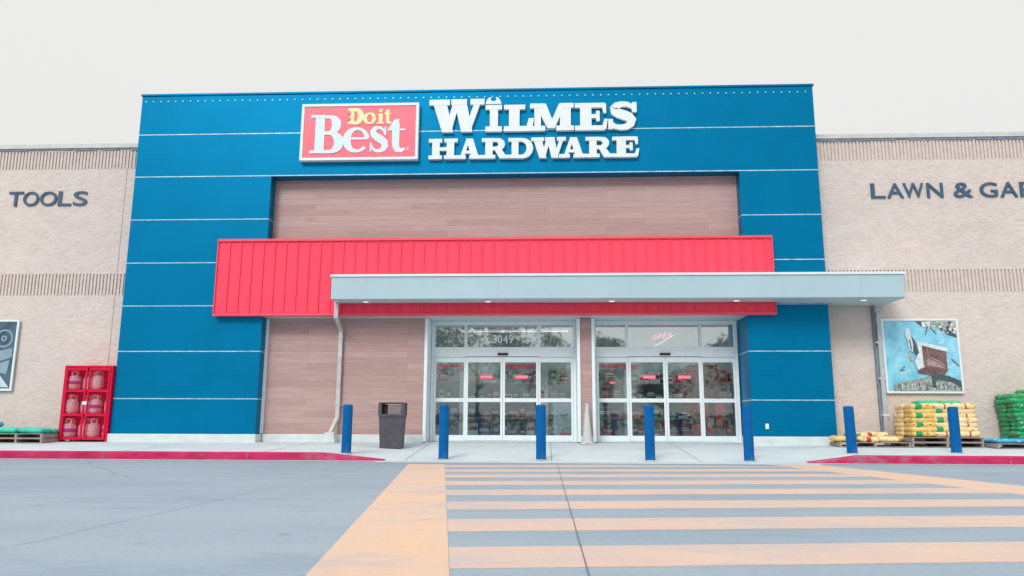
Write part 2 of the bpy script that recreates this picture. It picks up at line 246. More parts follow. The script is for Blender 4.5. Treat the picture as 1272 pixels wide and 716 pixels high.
# ------------------------------------------------------------------ helpers
class MB:
    def __init__(s): s.v = []; s.f = []; s.m = []; s.mats = []
    def mi(s, m):
        if m not in s.mats: s.mats.append(m)
        return s.mats.index(m)
    def face(s, pts, m):
        i = len(s.v); s.v += [tuple(p) for p in pts]; s.f.append(tuple(range(i, i + len(pts)))); s.m.append(s.mi(m))
    def mesh(s, verts, faces, m):
        i = len(s.v); s.v += [tuple(p) for p in verts]; k = s.mi(m)
        for f in faces: s.f.append(tuple(i + a for a in f)); s.m.append(k)
    def box(s, x0, x1, y0, y1, z0, z1, m, sh=0.0):
        v = [(x0, y0, z0), (x1, y0, z0), (x1, y1, z0), (x0, y1, z0), (x0, y0, z1), (x1, y0, z1), (x1, y1, z1), (x0, y1, z1)]
        s.mesh(v, [(0, 3, 2, 1), (4, 5, 6, 7), (0, 1, 5, 4), (1, 2, 6, 5), (2, 3, 7, 6), (3, 0, 4, 7)], m)
    def prism(s, poly, y0, y1, m):   # poly in XZ, extruded along Y (front is y0)
        n = len(poly)
        a = sum(poly[i][0] * poly[(i + 1) % n][1] - poly[(i + 1) % n][0] * poly[i][1] for i in range(n))
        if a < 0: poly = poly[::-1]
        v = [(x, y0, z) for x, z in poly] + [(x, y1, z) for x, z in poly]
        s.mesh(v, [tuple(range(n)), tuple(range(2 * n - 1, n - 1, -1))] + [(i, i + n, (i + 1) % n + n, (i + 1) % n) for i in range(n)], m)
    def ribbon(s, pts, ws, y0, y1, m, closed=False):
        n = len(pts); Lf = []; Rt = []
        for i, (x, z) in enumerate(pts):
            if closed: a = pts[i - 1]; b = pts[(i + 1) % n]
            else: a = pts[max(0, i - 1)]; b = pts[min(n - 1, i + 1)]
            dx, dz = b[0] - a[0], b[1] - a[1]; l = math.hypot(dx, dz) or 1
            w = (ws[i] if isinstance(ws, list) else ws) / 2
            Lf.append((x - dz / l * w, z + dx / l * w)); Rt.append((x + dz / l * w, z - dx / l * w))
        v = [(x, y0, z) for x, z in Lf] + [(x, y0, z) for x, z in Rt] + [(x, y1, z) for x, z in Lf] + [(x, y1, z) for x, z in Rt]
        fs = []
        for i in range(n if closed else n - 1):
            j = (i + 1) % n
            fs += [(i, n + i, n + j, j), (i, j, 2 * n + j, 2 * n + i), (n + i, 3 * n + i, 3 * n + j, n + j)]
        if not closed: fs += [(0, 2 * n, 3 * n, n), (n - 1, 2 * n - 1, 4 * n - 1, 3 * n - 1)]
        s.mesh(v, fs, m)
    def cyl(s, c, r0, r1, z0, z1, m, n=20, cap=True):
        v = [(c[0] + r0 * math.cos(2 * PI * i / n), c[1] + r0 * math.sin(2 * PI * i / n), z0) for i in range(n)] + \
            [(c[0] + r1 * math.cos(2 * PI * i / n), c[1] + r1 * math.sin(2 * PI * i / n), z1) for i in range(n)]
        fs = [(i, (i + 1) % n, n + (i + 1) % n, n + i) for i in range(n)]
        if cap: fs += [tuple(range(n - 1, -1, -1)), tuple(range(n, 2 * n))]
        s.mesh(v, fs, m)
    def lathe(s, c, prof, m, n=20):
        v = []; 
        for rr, z in prof: v += [(c[0] + rr * math.cos(2 * PI * i / n), c[1] + rr * math.sin(2 * PI * i / n), c[2] + z) for i in range(n)]
        fs = []
        for k in range(len(prof) - 1):
            for i in range(n): j = (i + 1) % n; fs.append((k * n + i, k * n + j, (k + 1) * n + j, (k + 1) * n + i))
        fs += [tuple(range(n - 1, -1, -1)), tuple(range((len(prof) - 1) * n, len(prof) * n))]
        s.mesh(v, fs, m)
    def bar(s, a, b, w, m, w2=None):
        a = Vector(a); b = Vector(b); d = (b - a).normalized(); up = Vector((0, 0, 1)) if abs(d.z) < 0.9 else Vector((0, 1, 0))
        x = d.cross(up).normalized() * w / 2; y = d.cross(x).normalized() * (w2 or w) / 2
        v = [a - x - y, a + x - y, a + x + y, a - x + y, b - x - y, b + x - y, b + x + y, b - x + y]
        s.mesh(v, [(0, 1, 2, 3), (7, 6, 5, 4), (0, 4, 5, 1), (1, 5, 6, 2), (2, 6, 7, 3), (3, 7, 4, 0)], m)
    def tube(s, path, rad, m, n=8):
        v = []; P = [Vector(p) for p in path]
        for i, p in enumerate(P):
            d = (P[min(i + 1, len(P) - 1)] - P[max(i - 1, 0)]).normalized()
            up = Vector((0, 1, 0)) if abs(d.y) < 0.9 else Vector((1, 0, 0))
            x = d.cross(up).normalized(); y = d.cross(x).normalized()
            rr = rad[i] if isinstance(rad, (list, tuple)) else rad
            v += [p + x * rr * math.cos(2 * PI * k / n) + y * rr * math.sin(2 * PI * k / n) for k in range(n)]
        fs = []
        for i in range(len(P) - 1):
            for k in range(n): j = (k + 1) % n; fs.append((i * n + k, i * n + j, (i + 1) * n + j, (i + 1) * n + k))
        fs += [tuple(range(n)), tuple(range(len(P) * n - 1, (len(P) - 1) * n - 1, -1))]
        s.mesh(v, fs, m)
    def build(s, name, parent=None, bevel=0.0, smooth=False, label=None, loc=None):
        me = bpy.data.meshes.new(name); me.from_pydata(s.v, [], s.f)
        for m in s.mats: me.materials.append(m)
        me.polygons.foreach_set('material_index', s.m)
        if smooth: me.polygons.foreach_set('use_smooth', [True] * len(s.f))
        me.update(); bm = bmesh.new(); bm.from_mesh(me)
        bmesh.ops.recalc_face_normals(bm, faces=bm.faces)
        bm.to_mesh(me); bm.free()
        o = bpy.data.objects.new(name, me); C.objects.link(o)
        if parent: o.parent = parent
        if loc: o.location = loc
        if bevel:
            b = o.modifiers.new('bevel', 'BEVEL'); b.width = bevel; b.segments = 2; b.limit_method = 'ANGLE'
        if smooth:
            try:
                me.shade_smooth() if hasattr(me, 'shade_smooth') else None
                me.set_sharp_from_angle(angle=math.radians(35))
            except Exception: pass
        if label: o['label'] = label
        return o
def thing(name, label, cat, loc=(0, 0, 0), rz=0.0, group=None):
    o = bpy.data.objects.new(name, None); C.objects.link(o); o.location = loc; o.rotation_euler = (0, 0, rz)
    o.empty_display_size = 0.2; o['label'] = label; o['category'] = cat
    if group: o['group'] = group
    return o
def tag(o, label, cat, group=None):
    o['label'] = label; o['category'] = cat
    if group: o['group'] = group
    return o
def struct(o): o['kind'] = 'structure'; return o
def copy_tree(o, parent=None):
    c = o.copy(); C.objects.link(c)
    if parent: c.parent = parent
    for ch in list(o.children): copy_tree(ch, c)
    return c

# ------------------------------------------------------------------ ground, sidewalk, markings
g = MB()
g.face([(-400, -400, 0), (400, -400, 0), (400, 400, 0), (-400, 400, 0)], ROADM)
struct(g.build('road'))

def lerp(a, b, t): return a + (b - a) * t
def cen(x):     # 1 where the kerb is dropped in front of the doors
    if x <= -4.6 or x >= 6.2: return 0.0
    if x < -3.3: return (x + 4.6) / 1.3
    if x > 5.2: return (6.2 - x) / 1.0
    return 1.0
def walk_z(x, y):
    side = 0.15 + 0.15 * (min(y, 0.5) + 3.3) / 3.8
    mid = 0.012 + 0.288 * (min(y, 0.5) + 3.3) / 3.8
    return lerp(side, mid, cen(x))
xs = [-30, -20, -12, -8, -6, -4.6, -4.27, -3.95, -3.62, -3.3, -1, 1, 3, 5.2, 5.45, 5.7, 5.95, 6.2, 8, 12, 20, 30]
ys = [-3.3, -2.5, -1.5, -0.5, 0.5, 1.1]
sw = MB()
vv = [(x, y, walk_z(x, y)) for y in ys for x in xs]; nx = len(xs)
sw.mesh(vv, [(j * nx + i, j * nx + i + 1, (j + 1) * nx + i + 1, (j + 1) * nx + i) for j in range(len(ys) - 1) for i in range(nx - 1)], WALKM)
sw.mesh([(x, -3.3, walk_z(x, -3.3)) for x in xs] + [(x, -3.3, -0.1) for x in xs], [(i, i + 1, nx + i + 1, nx + i) for i in range(nx - 1)], WALKM)
struct(sw.build('sidewalk'))
ap = MB()
ap.face([(-30, -3.62, 0.004), (30, -3.62, 0.004), (30, -3.29, 0.004), (-30, -3.29, 0.004)], GUTM)
ap.face([(-3.4, -3.95, 0.004), (5.3, -3.95, 0.004), (5.3, -3.625, 0.004), (-3.4, -3.625, 0.004)], WALKM)
struct(ap.build('gutter'))
# walkway control joints
wj = MB()
for x in (-27, -24, -21, -18, -15, -12, -9, -6, -3, 0, 3, 6, 9, 12, 15, 18, 21):
    for j in range(len(ys) - 1):
        y0, y1 = ys[j], ys[j + 1]; xx = x + 0.1
        if cen(xx) not in (0.0, 1.0): continue
        wj.face([(xx, y0, walk_z(xx, y0) + 0.004), (xx + 0.014, y0, walk_z(xx, y0) + 0.004), (xx + 0.014, y1, walk_z(xx, y1) + 0.004), (xx, y1, walk_z(xx, y1) + 0.004)], SEAMF)
struct(wj.build('sidewalk_joints'))

def kerb(xa, xb, name):
    k = MB(); X = []
    n = max(2, int((xb - xa) / 0.2))
    for i in range(n + 1): X.append(xa + (xb - xa) * i / n)
    rows = []
    for x in X:
        h = walk_z(x, -3.3) + 0.006
        rows.append([(x, -3.335, 0.006), (x, -3.325, max(0.008, h - 0.02)), (x, -3.305, h), (x, -3.15, walk_z(x, -3.15) + 0.006)])
    v = [p for rw in rows for p in rw]
    k.mesh(v, [(i * 4 + j, i * 4 + j + 1, (i + 1) * 4 + j + 1, (i + 1) * 4 + j) for i in range(n) for j in range(3)], KERBRED)
    return struct(k.build(name, smooth=False))
kerb(-30, -3.3, 'kerb'); kerb(5.2, 30, 'kerb')
kj = MB()     # saw cuts across the painted kerb
for x in [-27.5 + 3.05 * i for i in range(20)]:
    if cen(x) > 0: continue
    h = walk_z(x, -3.3) + .0085
    kj.face([(x, -3.338, .007), (x + .012, -3.338, .007), (x + .012, -3.328, h - .02), (x, -3.328, h - .02)], SEAMF)
    kj.face([(x, -3.306, h), (x + .012, -3.306, h), (x + .012, -3.15, h), (x, -3.15, h)], SEAMF)
struct(kj.build('kerb_joints'))

# crosswalk: hatched field, its axes turned by 7.65 degrees against the store
s_, c_ = math.sin(math.radians(7.65)), math.cos(math.radians(7.65))
def clip(poly, fn):     # keep where fn >= 0
    out = []
    for i in range(len(poly)):
        a, b = poly[i], poly[(i + 1) % len(poly)]; fa, fb = fn(a), fn(b)
        if fa >= 0: out.append(a)
        if fa * fb < 0:
            t = fa / (fa - fb); out.append((a[0] + (b[0] - a[0]) * t, a[1] + (b[1] - a[1]) * t))
    return out
def uv(u_, v_): return (u_ * c_ - v_ * s_, u_ * s_ + v_ * c_)     # u along a stripe, v towards the store
ul = (-0.49) * c_ + (-15.03) * s_
def usefor(x, y): return x * c_ + y * s_
u_in, u_out = usefor(-0.49, -15.03), usefor(-1.14, -15.28)
u_rin, u_rout = usefor(4.93, -9.12) - 0.02, usefor(5.86, -9.12)
TOP = -4.62
def poly_paint(mb, corners, z, m, edge):
    p = clip(corners, lambda q: edge - q[1])
    if len(p) > 2:
        mb.face([(x, y, z) for x, y in p], m)
        for i in range(len(p)): a, b = p[i], p[(i + 1) % len(p)]; mb.face([(a[0], a[1], z), (b[0], b[1], z), (b[0], b[1], .0003), (a[0], a[1], .0003)], m)
cw = MB()
for k in range(-9, 9):
    v0 = -14.86 + 1.36 * k
    poly_paint(cw, [uv(u_in + 0.002, v0), uv(u_rin - 0.002, v0), uv(u_rin - 0.002, v0 + 0.68), uv(u_in + 0.002, v0 + 0.68)], 0.004, PAINT, TOP)
struct(cw.build('crosswalk_stripes'))
bd = MB()
poly_paint(bd, [uv(u_out, -30), uv(u_in, -30), uv(u_in, 0), uv(u_out, 0)], 0.004, PAINT2, TOP)
poly_paint(bd, [uv(u_rin, -30), uv(u_rout, -30), uv(u_rout, 0), uv(u_rin, 0)], 0.004, PAINT2, -4.0)
struct(bd.build('crosswalk_border'))
sm = MB()
def seam(x0, y0, x1, y1, w, m, z=0.0062, wob=0.012):
    n = 40; pts = []
    for i in range(n + 1):
        t = i / n; x = x0 + (x1 - x0) * t; y = y0 + (y1 - y0) * t
        o = noise.noise(Vector((x * 1.3, y * 1.3, 3.0))) * wob
        pts.append((x + o * (1 if abs(y1 - y0) > abs(x1 - x0) else 0), y + o * (0 if abs(y1 - y0) > abs(x1 - x0) else 1)))
    d = Vector((x1 - x0, y1 - y0)).normalized(); nx_, ny_ = -d.y * w / 2, d.x * w / 2
    v = [(x + nx_, y + ny_, z) for x, y in pts] + [(x - nx_, y - ny_, z) for x, y in pts]
    sm.mesh(v, [(i, i + 1, n + 2 + i, n + 1 + i) for i in range(n)], m)
seam(0.2, -30, 0.2, -3.95, 0.008, SEAM, wob=0.004)
for x in (-3.12, -6.5, -9.9, 3.6 + 6.9): seam(x, -30, x, -3.65, 0.005, SEAMF, wob=0.05)
seam(-30, -7.3, -2.4, -7.3, 0.007, SEAMF, 0.0056, wob=0.03)
seam(-30, -11.6, -1.8, -11.6, 0.007, SEAMF, 0.0052, wob=0.03)
seam(-9, -4.2, -5.6, -8.8, 0.007, SEAMF, 0.0048, wob=0.16)
seam(-4.4, -9.6, -7.8, -13.5, 0.007, SEAMF, 0.0050, wob=0.2)
struct(sm.build('road_joints'))

# ------------------------------------------------------------------ the store building
B = thing('store_building', 'long beige hardware store with tall blue entrance portal, red ribbed awning and brown plank cladding', 'store', (0, 0, 0))
TL, TR, TT = -11.0, 7.03, 9.55
OL, OR_, OT = -7.28, 5.02, 7.22
t = MB()     # portal: two piers and a lintel, one mesh
t.box(TL, OL, 0, 1.6, 0.49, TT, BLUE)
t.box(OR_, TR, 0, 1.6, 0.49, TT, BLUE)
t.box(OL, OR_, 0.0, 1.6, OT, TT, BLUE)
port = t.build('blue_portal', B)
cp = MB(); cp.box(TL - 0.03, TR + 0.03, -0.03, 1.63, TT + 0.001, TT + 0.05, BLUE); cp.build('portal_coping', B)
jt = MB()
for z in (1.36, 2.56, 3.74, 4.88, 6.05, 7.24, 8.43):
    if z < OT:
        jt.box(TL - 0.004, OL + 0.004, -0.005, 0.34, z - 0.011, z + 0.011, JOINT)
        jt.box(OR_ - 0.004, TR + 0.004, -0.005, 0.98 if z < 3.4 else 0.34, z - 0.011, z + 0.011, JOINT)
    else:
        jt.box(TL - 0.004, TR + 0.004, -0.005, 0.3, z - 0.012, z + 0.012, JOINT)
jt.build('panel_joint_strips', B)
fast = None
x = TL + 0.12
while x < TR - 0.05:
    if not fast:
        st = MB(); st.prism([(.018 * math.cos(a * PI / 4), .018 * math.sin(a * PI / 4)) for a in range(8)], -0.016, -0.001, JOINT); st.box(-.02, .02, -.004, -.0005, -.05, -.0185, BLUE); fast = st.build('fastener', B); fo = fast
    else: fo = fast.copy(); C.objects.link(fo)
    fo.location = (x, 0, 9.385)
    x += 0.206
for bx_args in ((TL - 0.09, OL + 0.05, -0.08, 1.5, 0.05, 0.485), (OR_ - 0.06, TR + 0.05, -0.08, 1.5, 0.05, 0.485), (OL + 0.06, -3.12, 0.30, 0.9, 0.05, 0.49), (0.86, 1.17, 0.30, 0.9, 0.05, 0.47)):
    pl = MB(); pl.box(*bx_args, PLINTH); pl.build('concrete_plinth', B, bevel=0.02)
'''
pl.box(TL - 0.09, OL + 0.05, -0.08, 1.5, 0.05, 0.485, PLINTH); pl.box(OR_ - 0.06, TR + 0.05, -0.08, 1.5, 0.05, 0.485, PLINTH)
pl.box(OL + 0.06, -3.12, 0.30, 0.9, 0.05, 0.49, PLINTH); pl.box(0.86, 1.17, 0.30, 0.9, 0.05, 0.47, PLINTH)
'''
# plank cladding
w = MB()
w.box(OL + 0.002, -3.12, 0.35, 0.6, 0.495, 3.60, WOOD)
w.box(0.87, 1.16, 0.35, 0.98, 0.48, 3.44, WOOD)
w.box(OL + 0.002, OR_ - 0.002, 0.352, 0.6, 3.605, OT - 0.002, WOOD)
w.build('plank_cladding', B)
for ta in ((OL + 0.002, OL + 0.07, 0.30, 0.349, 0.50, 3.44), (-3.118, -3.04, 0.31, 0.99, 0.31, 3.44), (0.79, 0.868, 0.31, 0.99, 0.32, 3.44), (1.162, 1.235, 0.31, 0.99, 0.32, 3.44)):
    tr = MB(); tr.box(*ta, ALU); tr.build('corner_trim', B)     # aluminium trims round the openings
sf = MB(); sf.box(OL + 0.003, OR_ - 0.003, 0.0, 1.08, 3.452, 3.50, SOFFIT); sf.build('entrance_soffit', B)

# red awning
aw = MB()
AL, AR, AB, AT = -8.48, 5.68, 3.50, 5.40
aw.box(AL, AR, -0.16, -0.012, AB, AT, RED)
x = AL + 0.30
while x < AR - 0.1:
    aw.box(x - 0.012, x + 0.012, -0.195, -0.158, AB + 0.003, AT - 0.003, RED)
    x += 0.298
awo = aw.build('red_awning', B)
at = MB()
at.box(AL - 0.02, AR + 0.02, -0.21, -0.008, AT + 0.001, AT + 0.06, REDTRIM); at.box(AL - 0.02, AR + 0.02, -0.212, -0.010, AB - 0.05, AB - 0.001, REDTRIM)
at.box(AL - 0.022, AL - 0.001, -0.205, -0.014, AB, AT, REDTRIM); at.box(AR + 0.001, AR + 0.022, -0.205, -0.014, AB, AT, REDTRIM)
at.build('awning_trim', B)

# canopy
cn = MB()
cn.box(-5.30, 5.72, -0.78, -0.215, 3.775, 4.33, CANOPY)
cn.box(5.722, 7.06, -0.78, -0.008, 3.775, 4.33, CANOPY)
cn.box(7.062, 8.58, -0.78, 0.43, 3.775, 4.33, CANOPY)
for xx in (-4.41, -1.18, 2.04, 5.27, 7.55): cn.box(xx - 0.007, xx + 0.007, -0.784, -0.70, 3.79, 4.32, GALV)
can = cn.build('entrance_canopy', B, label='pale grey flat canopy running past the red awning to the right wall')
c2 = MB()
c2.box(-5.33, 8.61, -0.81, -0.22, 4.332, 4.39, CAPM); c2.box(7.06, 8.61, -0.218, 0.43, 4.332, 4.39, CAPM); c2.build('canopy_cap', can)
c3 = MB()
c3.box(-5.28, 5.70, -0.75, -0.23, 3.758, 3.773, SOFFIT); c3.box(5.73, 8.56, -0.75, -0.03, 3.758, 3.773, SOFFIT); c3.box(7.1, 8.56, -0.028, 0.42, 3.758, 3.773, SOFFIT)
c3.build('canopy_soffit', can)
dl0 = None
for xx in (-4.49, -1.43, 1.62, 4.66, 7.7):
    if not dl0:
        d = MB(); d.cyl((0, 0), 0.10, 0.10, -0.012, 0.0, CANOPY, 20); d.cyl((0, 0), 0.075, 0.075, -0.02, -0.0125, LAMP, 20)
        dl0 = d.build('downlight', can); o = dl0
    else: o = dl0.copy(); C.objects.link(o)
    o.location = (xx, -0.5, 3.757)

# wings
WY = 0.5
def wing(xa, xb, side):
    wm = MB()
    for (z0, z1) in ((0.0, 4.12), (4.70, 7.66), (8.18, 8.26)):
        wm.box(xa, xb, WY, WY + 0.3, z0, z1, STUCCO)
    wm.box(xa, xb, WY + 0.032, WY + 0.3, 4.12, 4.70, STUCCO); wm.box(xa, xb, WY + 0.032, WY + 0.3, 7.66, 8.18, STUCCO)
    wm.build('wall', B, label='rough beige wall %s the blue portal' % ('left of' if side < 0 else 'right of'))
    for z0, z1 in ((4.12, 4.70), (7.66, 8.18)):
        rb = MB(); x = xa + 0.03
        rnd = random.Random(5)
        while x < xb - 0.05:
            h = 0.03 + rnd.uniform(-0.004, 0.004)
            rb.prism([(x - 0.031, z0 - 0.0), (x + 0.031, z0), (x + 0.028, z1), (x - 0.028, z1)], WY - 0.002, WY + 0.031, RIB)
            x += 0.094
        rb.build('ribbed_band', B)
    co = MB(); co.box(xa, xb, WY - 0.05, WY + 0.36, 8.262, 8.38, COPING); 
    # ragged dark line under the coping
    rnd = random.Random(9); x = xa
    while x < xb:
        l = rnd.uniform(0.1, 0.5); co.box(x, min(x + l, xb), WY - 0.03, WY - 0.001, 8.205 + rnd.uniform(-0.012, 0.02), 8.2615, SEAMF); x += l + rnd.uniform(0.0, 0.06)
    co.build('parapet_coping', B)
wing(-30, TL - 0.002, -1); wing(TR + 0.002, 30, 1)
WJ = mat('sealant_joint', (0.36, 0.31, 0.30), 0.9, 0.2, 4)
for xx in (-11.53, -19.0, 14.9, 22.5):
    wj2 = MB(); wj2.box(xx, xx + 0.018, WY - 0.004, WY - 0.0005, 0.3, 4.12, WJ); wj2.box(xx, xx + 0.018, WY - 0.004, WY - 0.0005, 4.70, 7.66, WJ); wj2.build('wall_joint', B)
rf = MB(); rf.box(-30, 30, 0.81, 32, 7.5, 7.7, COPING); rf.box(TL + 0.05, TR - 0.05, 1.61, 5.0, 7.72, TT - 0.05, COPING); rf.build('flat_roof', B)
sr = MB()
sr.box(-30, -29.7, 0.81, 32, 0, 7.49, STUCCO); sr.box(29.7, 30, 0.81, 32, 0, 7.49, STUCCO); sr.box(-30, 30, 32.01, 32.3, 0, 7.7, STUCCO); sr.build('rear_walls', B)
ou = MB(); ou.box(5.325, 5.405, -0.02, -0.001, 0.66, 0.79, OUTLET); ou.box(5.335, 5.395, -0.035, -0.021, 0.67, 0.78, OUTLET); ou.build('outlet_cover', B, bevel=0.004)

# interior shell
iw = MB()
iw.box(-8.9, -8.8, 1.7, 13.5, 0.31, 5.4, INWALL); iw.box(8.8, 8.9, 1.7, 13.5, 0.31, 5.4, INWALL); iw.box(-8.9, 8.9, 13.51, 13.6, 0.31, 5.4, INWALL)
iw.box(-8.9, 8.9, 1.08, 13.6, 5.401, 5.5, INWALL)
iw.box(-7.2, -3.1, 1.5, 1.6, 0.31, 5.4, INWALL); iw.box(4.99, 8.8, 1.61, 1.7, 0.31, 5.4, INWALL)
iw.box(-3.1, 5.0, 1.02, 1.07, 3.51, 5.4, INWALL)
iw.build('interior_walls', B)
fl = MB(); fl.box(-8.9, 8.9, 1.11, 13.6, 0.2, 0.305, INFLOOR); fl.build('interior_floor', B)
TUBE2 = mat('dim_light_tube', (0.9, 0.85, 0.85), 0.4, 0.02, 5, emit=(1.0, 0.86, 0.86), estr=1.3)
def lamp(cx_, cy_, cz_, hx, hy, TUBE=TUBE):
    tb = MB(); tb.box(cx_ - hx, cx_ + hx, cy_ - hy, cy_ + hy, cz_, cz_ + .04, TUBE); tb.box(cx_ - hx, cx_ + hx, cy_ - hy - .03, cy_ + hy + .03, cz_ + .042, cz_ + .10, WHITE); tb.build('ceiling_light', B)
for yy in (2.6, 4.6, 7.5, 10.5):
    for xx in (-6, -2.1, 1.8, 5.7): lamp(xx, yy, 5.2, 1.5, .14)
lamp(-1.1, 8.0, 4.03, 1.9, .03, TUBE2)

# ------------------------------------------------------------------ text
def text_mesh(ch, x0, x1, z0, z1, yf, yb, m, off=0.0, parent=None, name='letter', shear=0.0, rot=0.0):
    cu = bpy.data.curves.new('t', 'FONT'); cu.body = ch; cu.size = 1.0; cu.offset = off; cu.extrude = 0.05; cu.resolution_u = 4; cu.shear = shear
    o = bpy.data.objects.new('t', cu); C.objects.link(o); dg = bpy.context.evaluated_depsgraph_get()
    me = bpy.data.meshes.new_from_object(o.evaluated_get(dg)); bpy.data.objects.remove(o); bpy.data.curves.remove(cu)
    vs_ = [v.co.copy() for v in me.vertices]
    ax, bx_ = min(v.x for v in vs_), max(v.x for v in vs_); ay, by = min(v.y for v in vs_), max(v.y for v in vs_); az, bz = min(v.z for v in vs_), max(v.z for v in vs_)
    for v, q in zip(me.vertices, vs_):
        X = x0 + (q.x - ax) / (bx_ - ax) * (x1 - x0); Z = z0 + (q.y - ay) / (by - ay) * (z1 - z0); Y = yf if q.z > (az + bz) / 2 else yb
        if rot:
            cx_, cz_ = (x0 + x1) / 2, (z0 + z1) / 2; dx, dz = X - cx_, Z - cz_
            X = cx_ + dx * math.cos(rot) - dz * math.sin(rot); Z = cz_ + dx * math.sin(rot) + dz * math.cos(rot)
        v.co = (X, Y, Z)
    me.materials.clear(); me.materials.append(m); me.name = name
    for p in me.polygons: p.material_index = 0
    ob = bpy.data.objects.new(name, me); C.objects.link(ob)
    if parent: ob.parent = parent
    bm = bmesh.new(); bm.from_mesh(me); bmesh.ops.remove_doubles(bm, verts=bm.verts, dist=1e-5); bmesh.ops.recalc_face_normals(bm, faces=bm.faces); bm.to_mesh(me); bm.free()
    return ob

tools = thing('wall_sign', 'dark navy capital letters TOOLS high on the left beige wall', 'sign', (-13.65, 0.45, 6.6))
def place(root, o): o.parent = root; o.matrix_parent_inverse = Matrix.Translation(-root.location)
for ch, a, b in (('T', 60, 158), ('O', 160, 268), ('O', 275, 392), ('L', 400, 490), ('S', 503, 600)):
    place(tools, text_mesh(ch, -14.78 + (a - 60) * 0.00413, -14.78 + (b - 60) * 0.00413, 6.61, 7.02, 0.462, 0.497, NAVY, 0.006))
lawn = thing('wall_sign', 'dark navy capital letters LAWN & GARDEN high on the right beige wall', 'sign', (10.4, 0.45, 6.6))
for ch, a, b in (('L', 128, 235), ('A', 248, 370), ('W', 368, 520), ('N', 543, 662), ('&', 738, 878), ('G', 932, 1062), ('A', 1080, 1208), ('R', 1226, 1340), ('D', 1362, 1480), ('E', 1505, 1600), ('N', 1625, 1745)):
    place(lawn, text_mesh(ch, 8.51 + (a - 125) * 0.00346, 8.51 + (b - 125) * 0.00346, 6.61, 7.01, 0.462, 0.497, NAVY, 0.006))

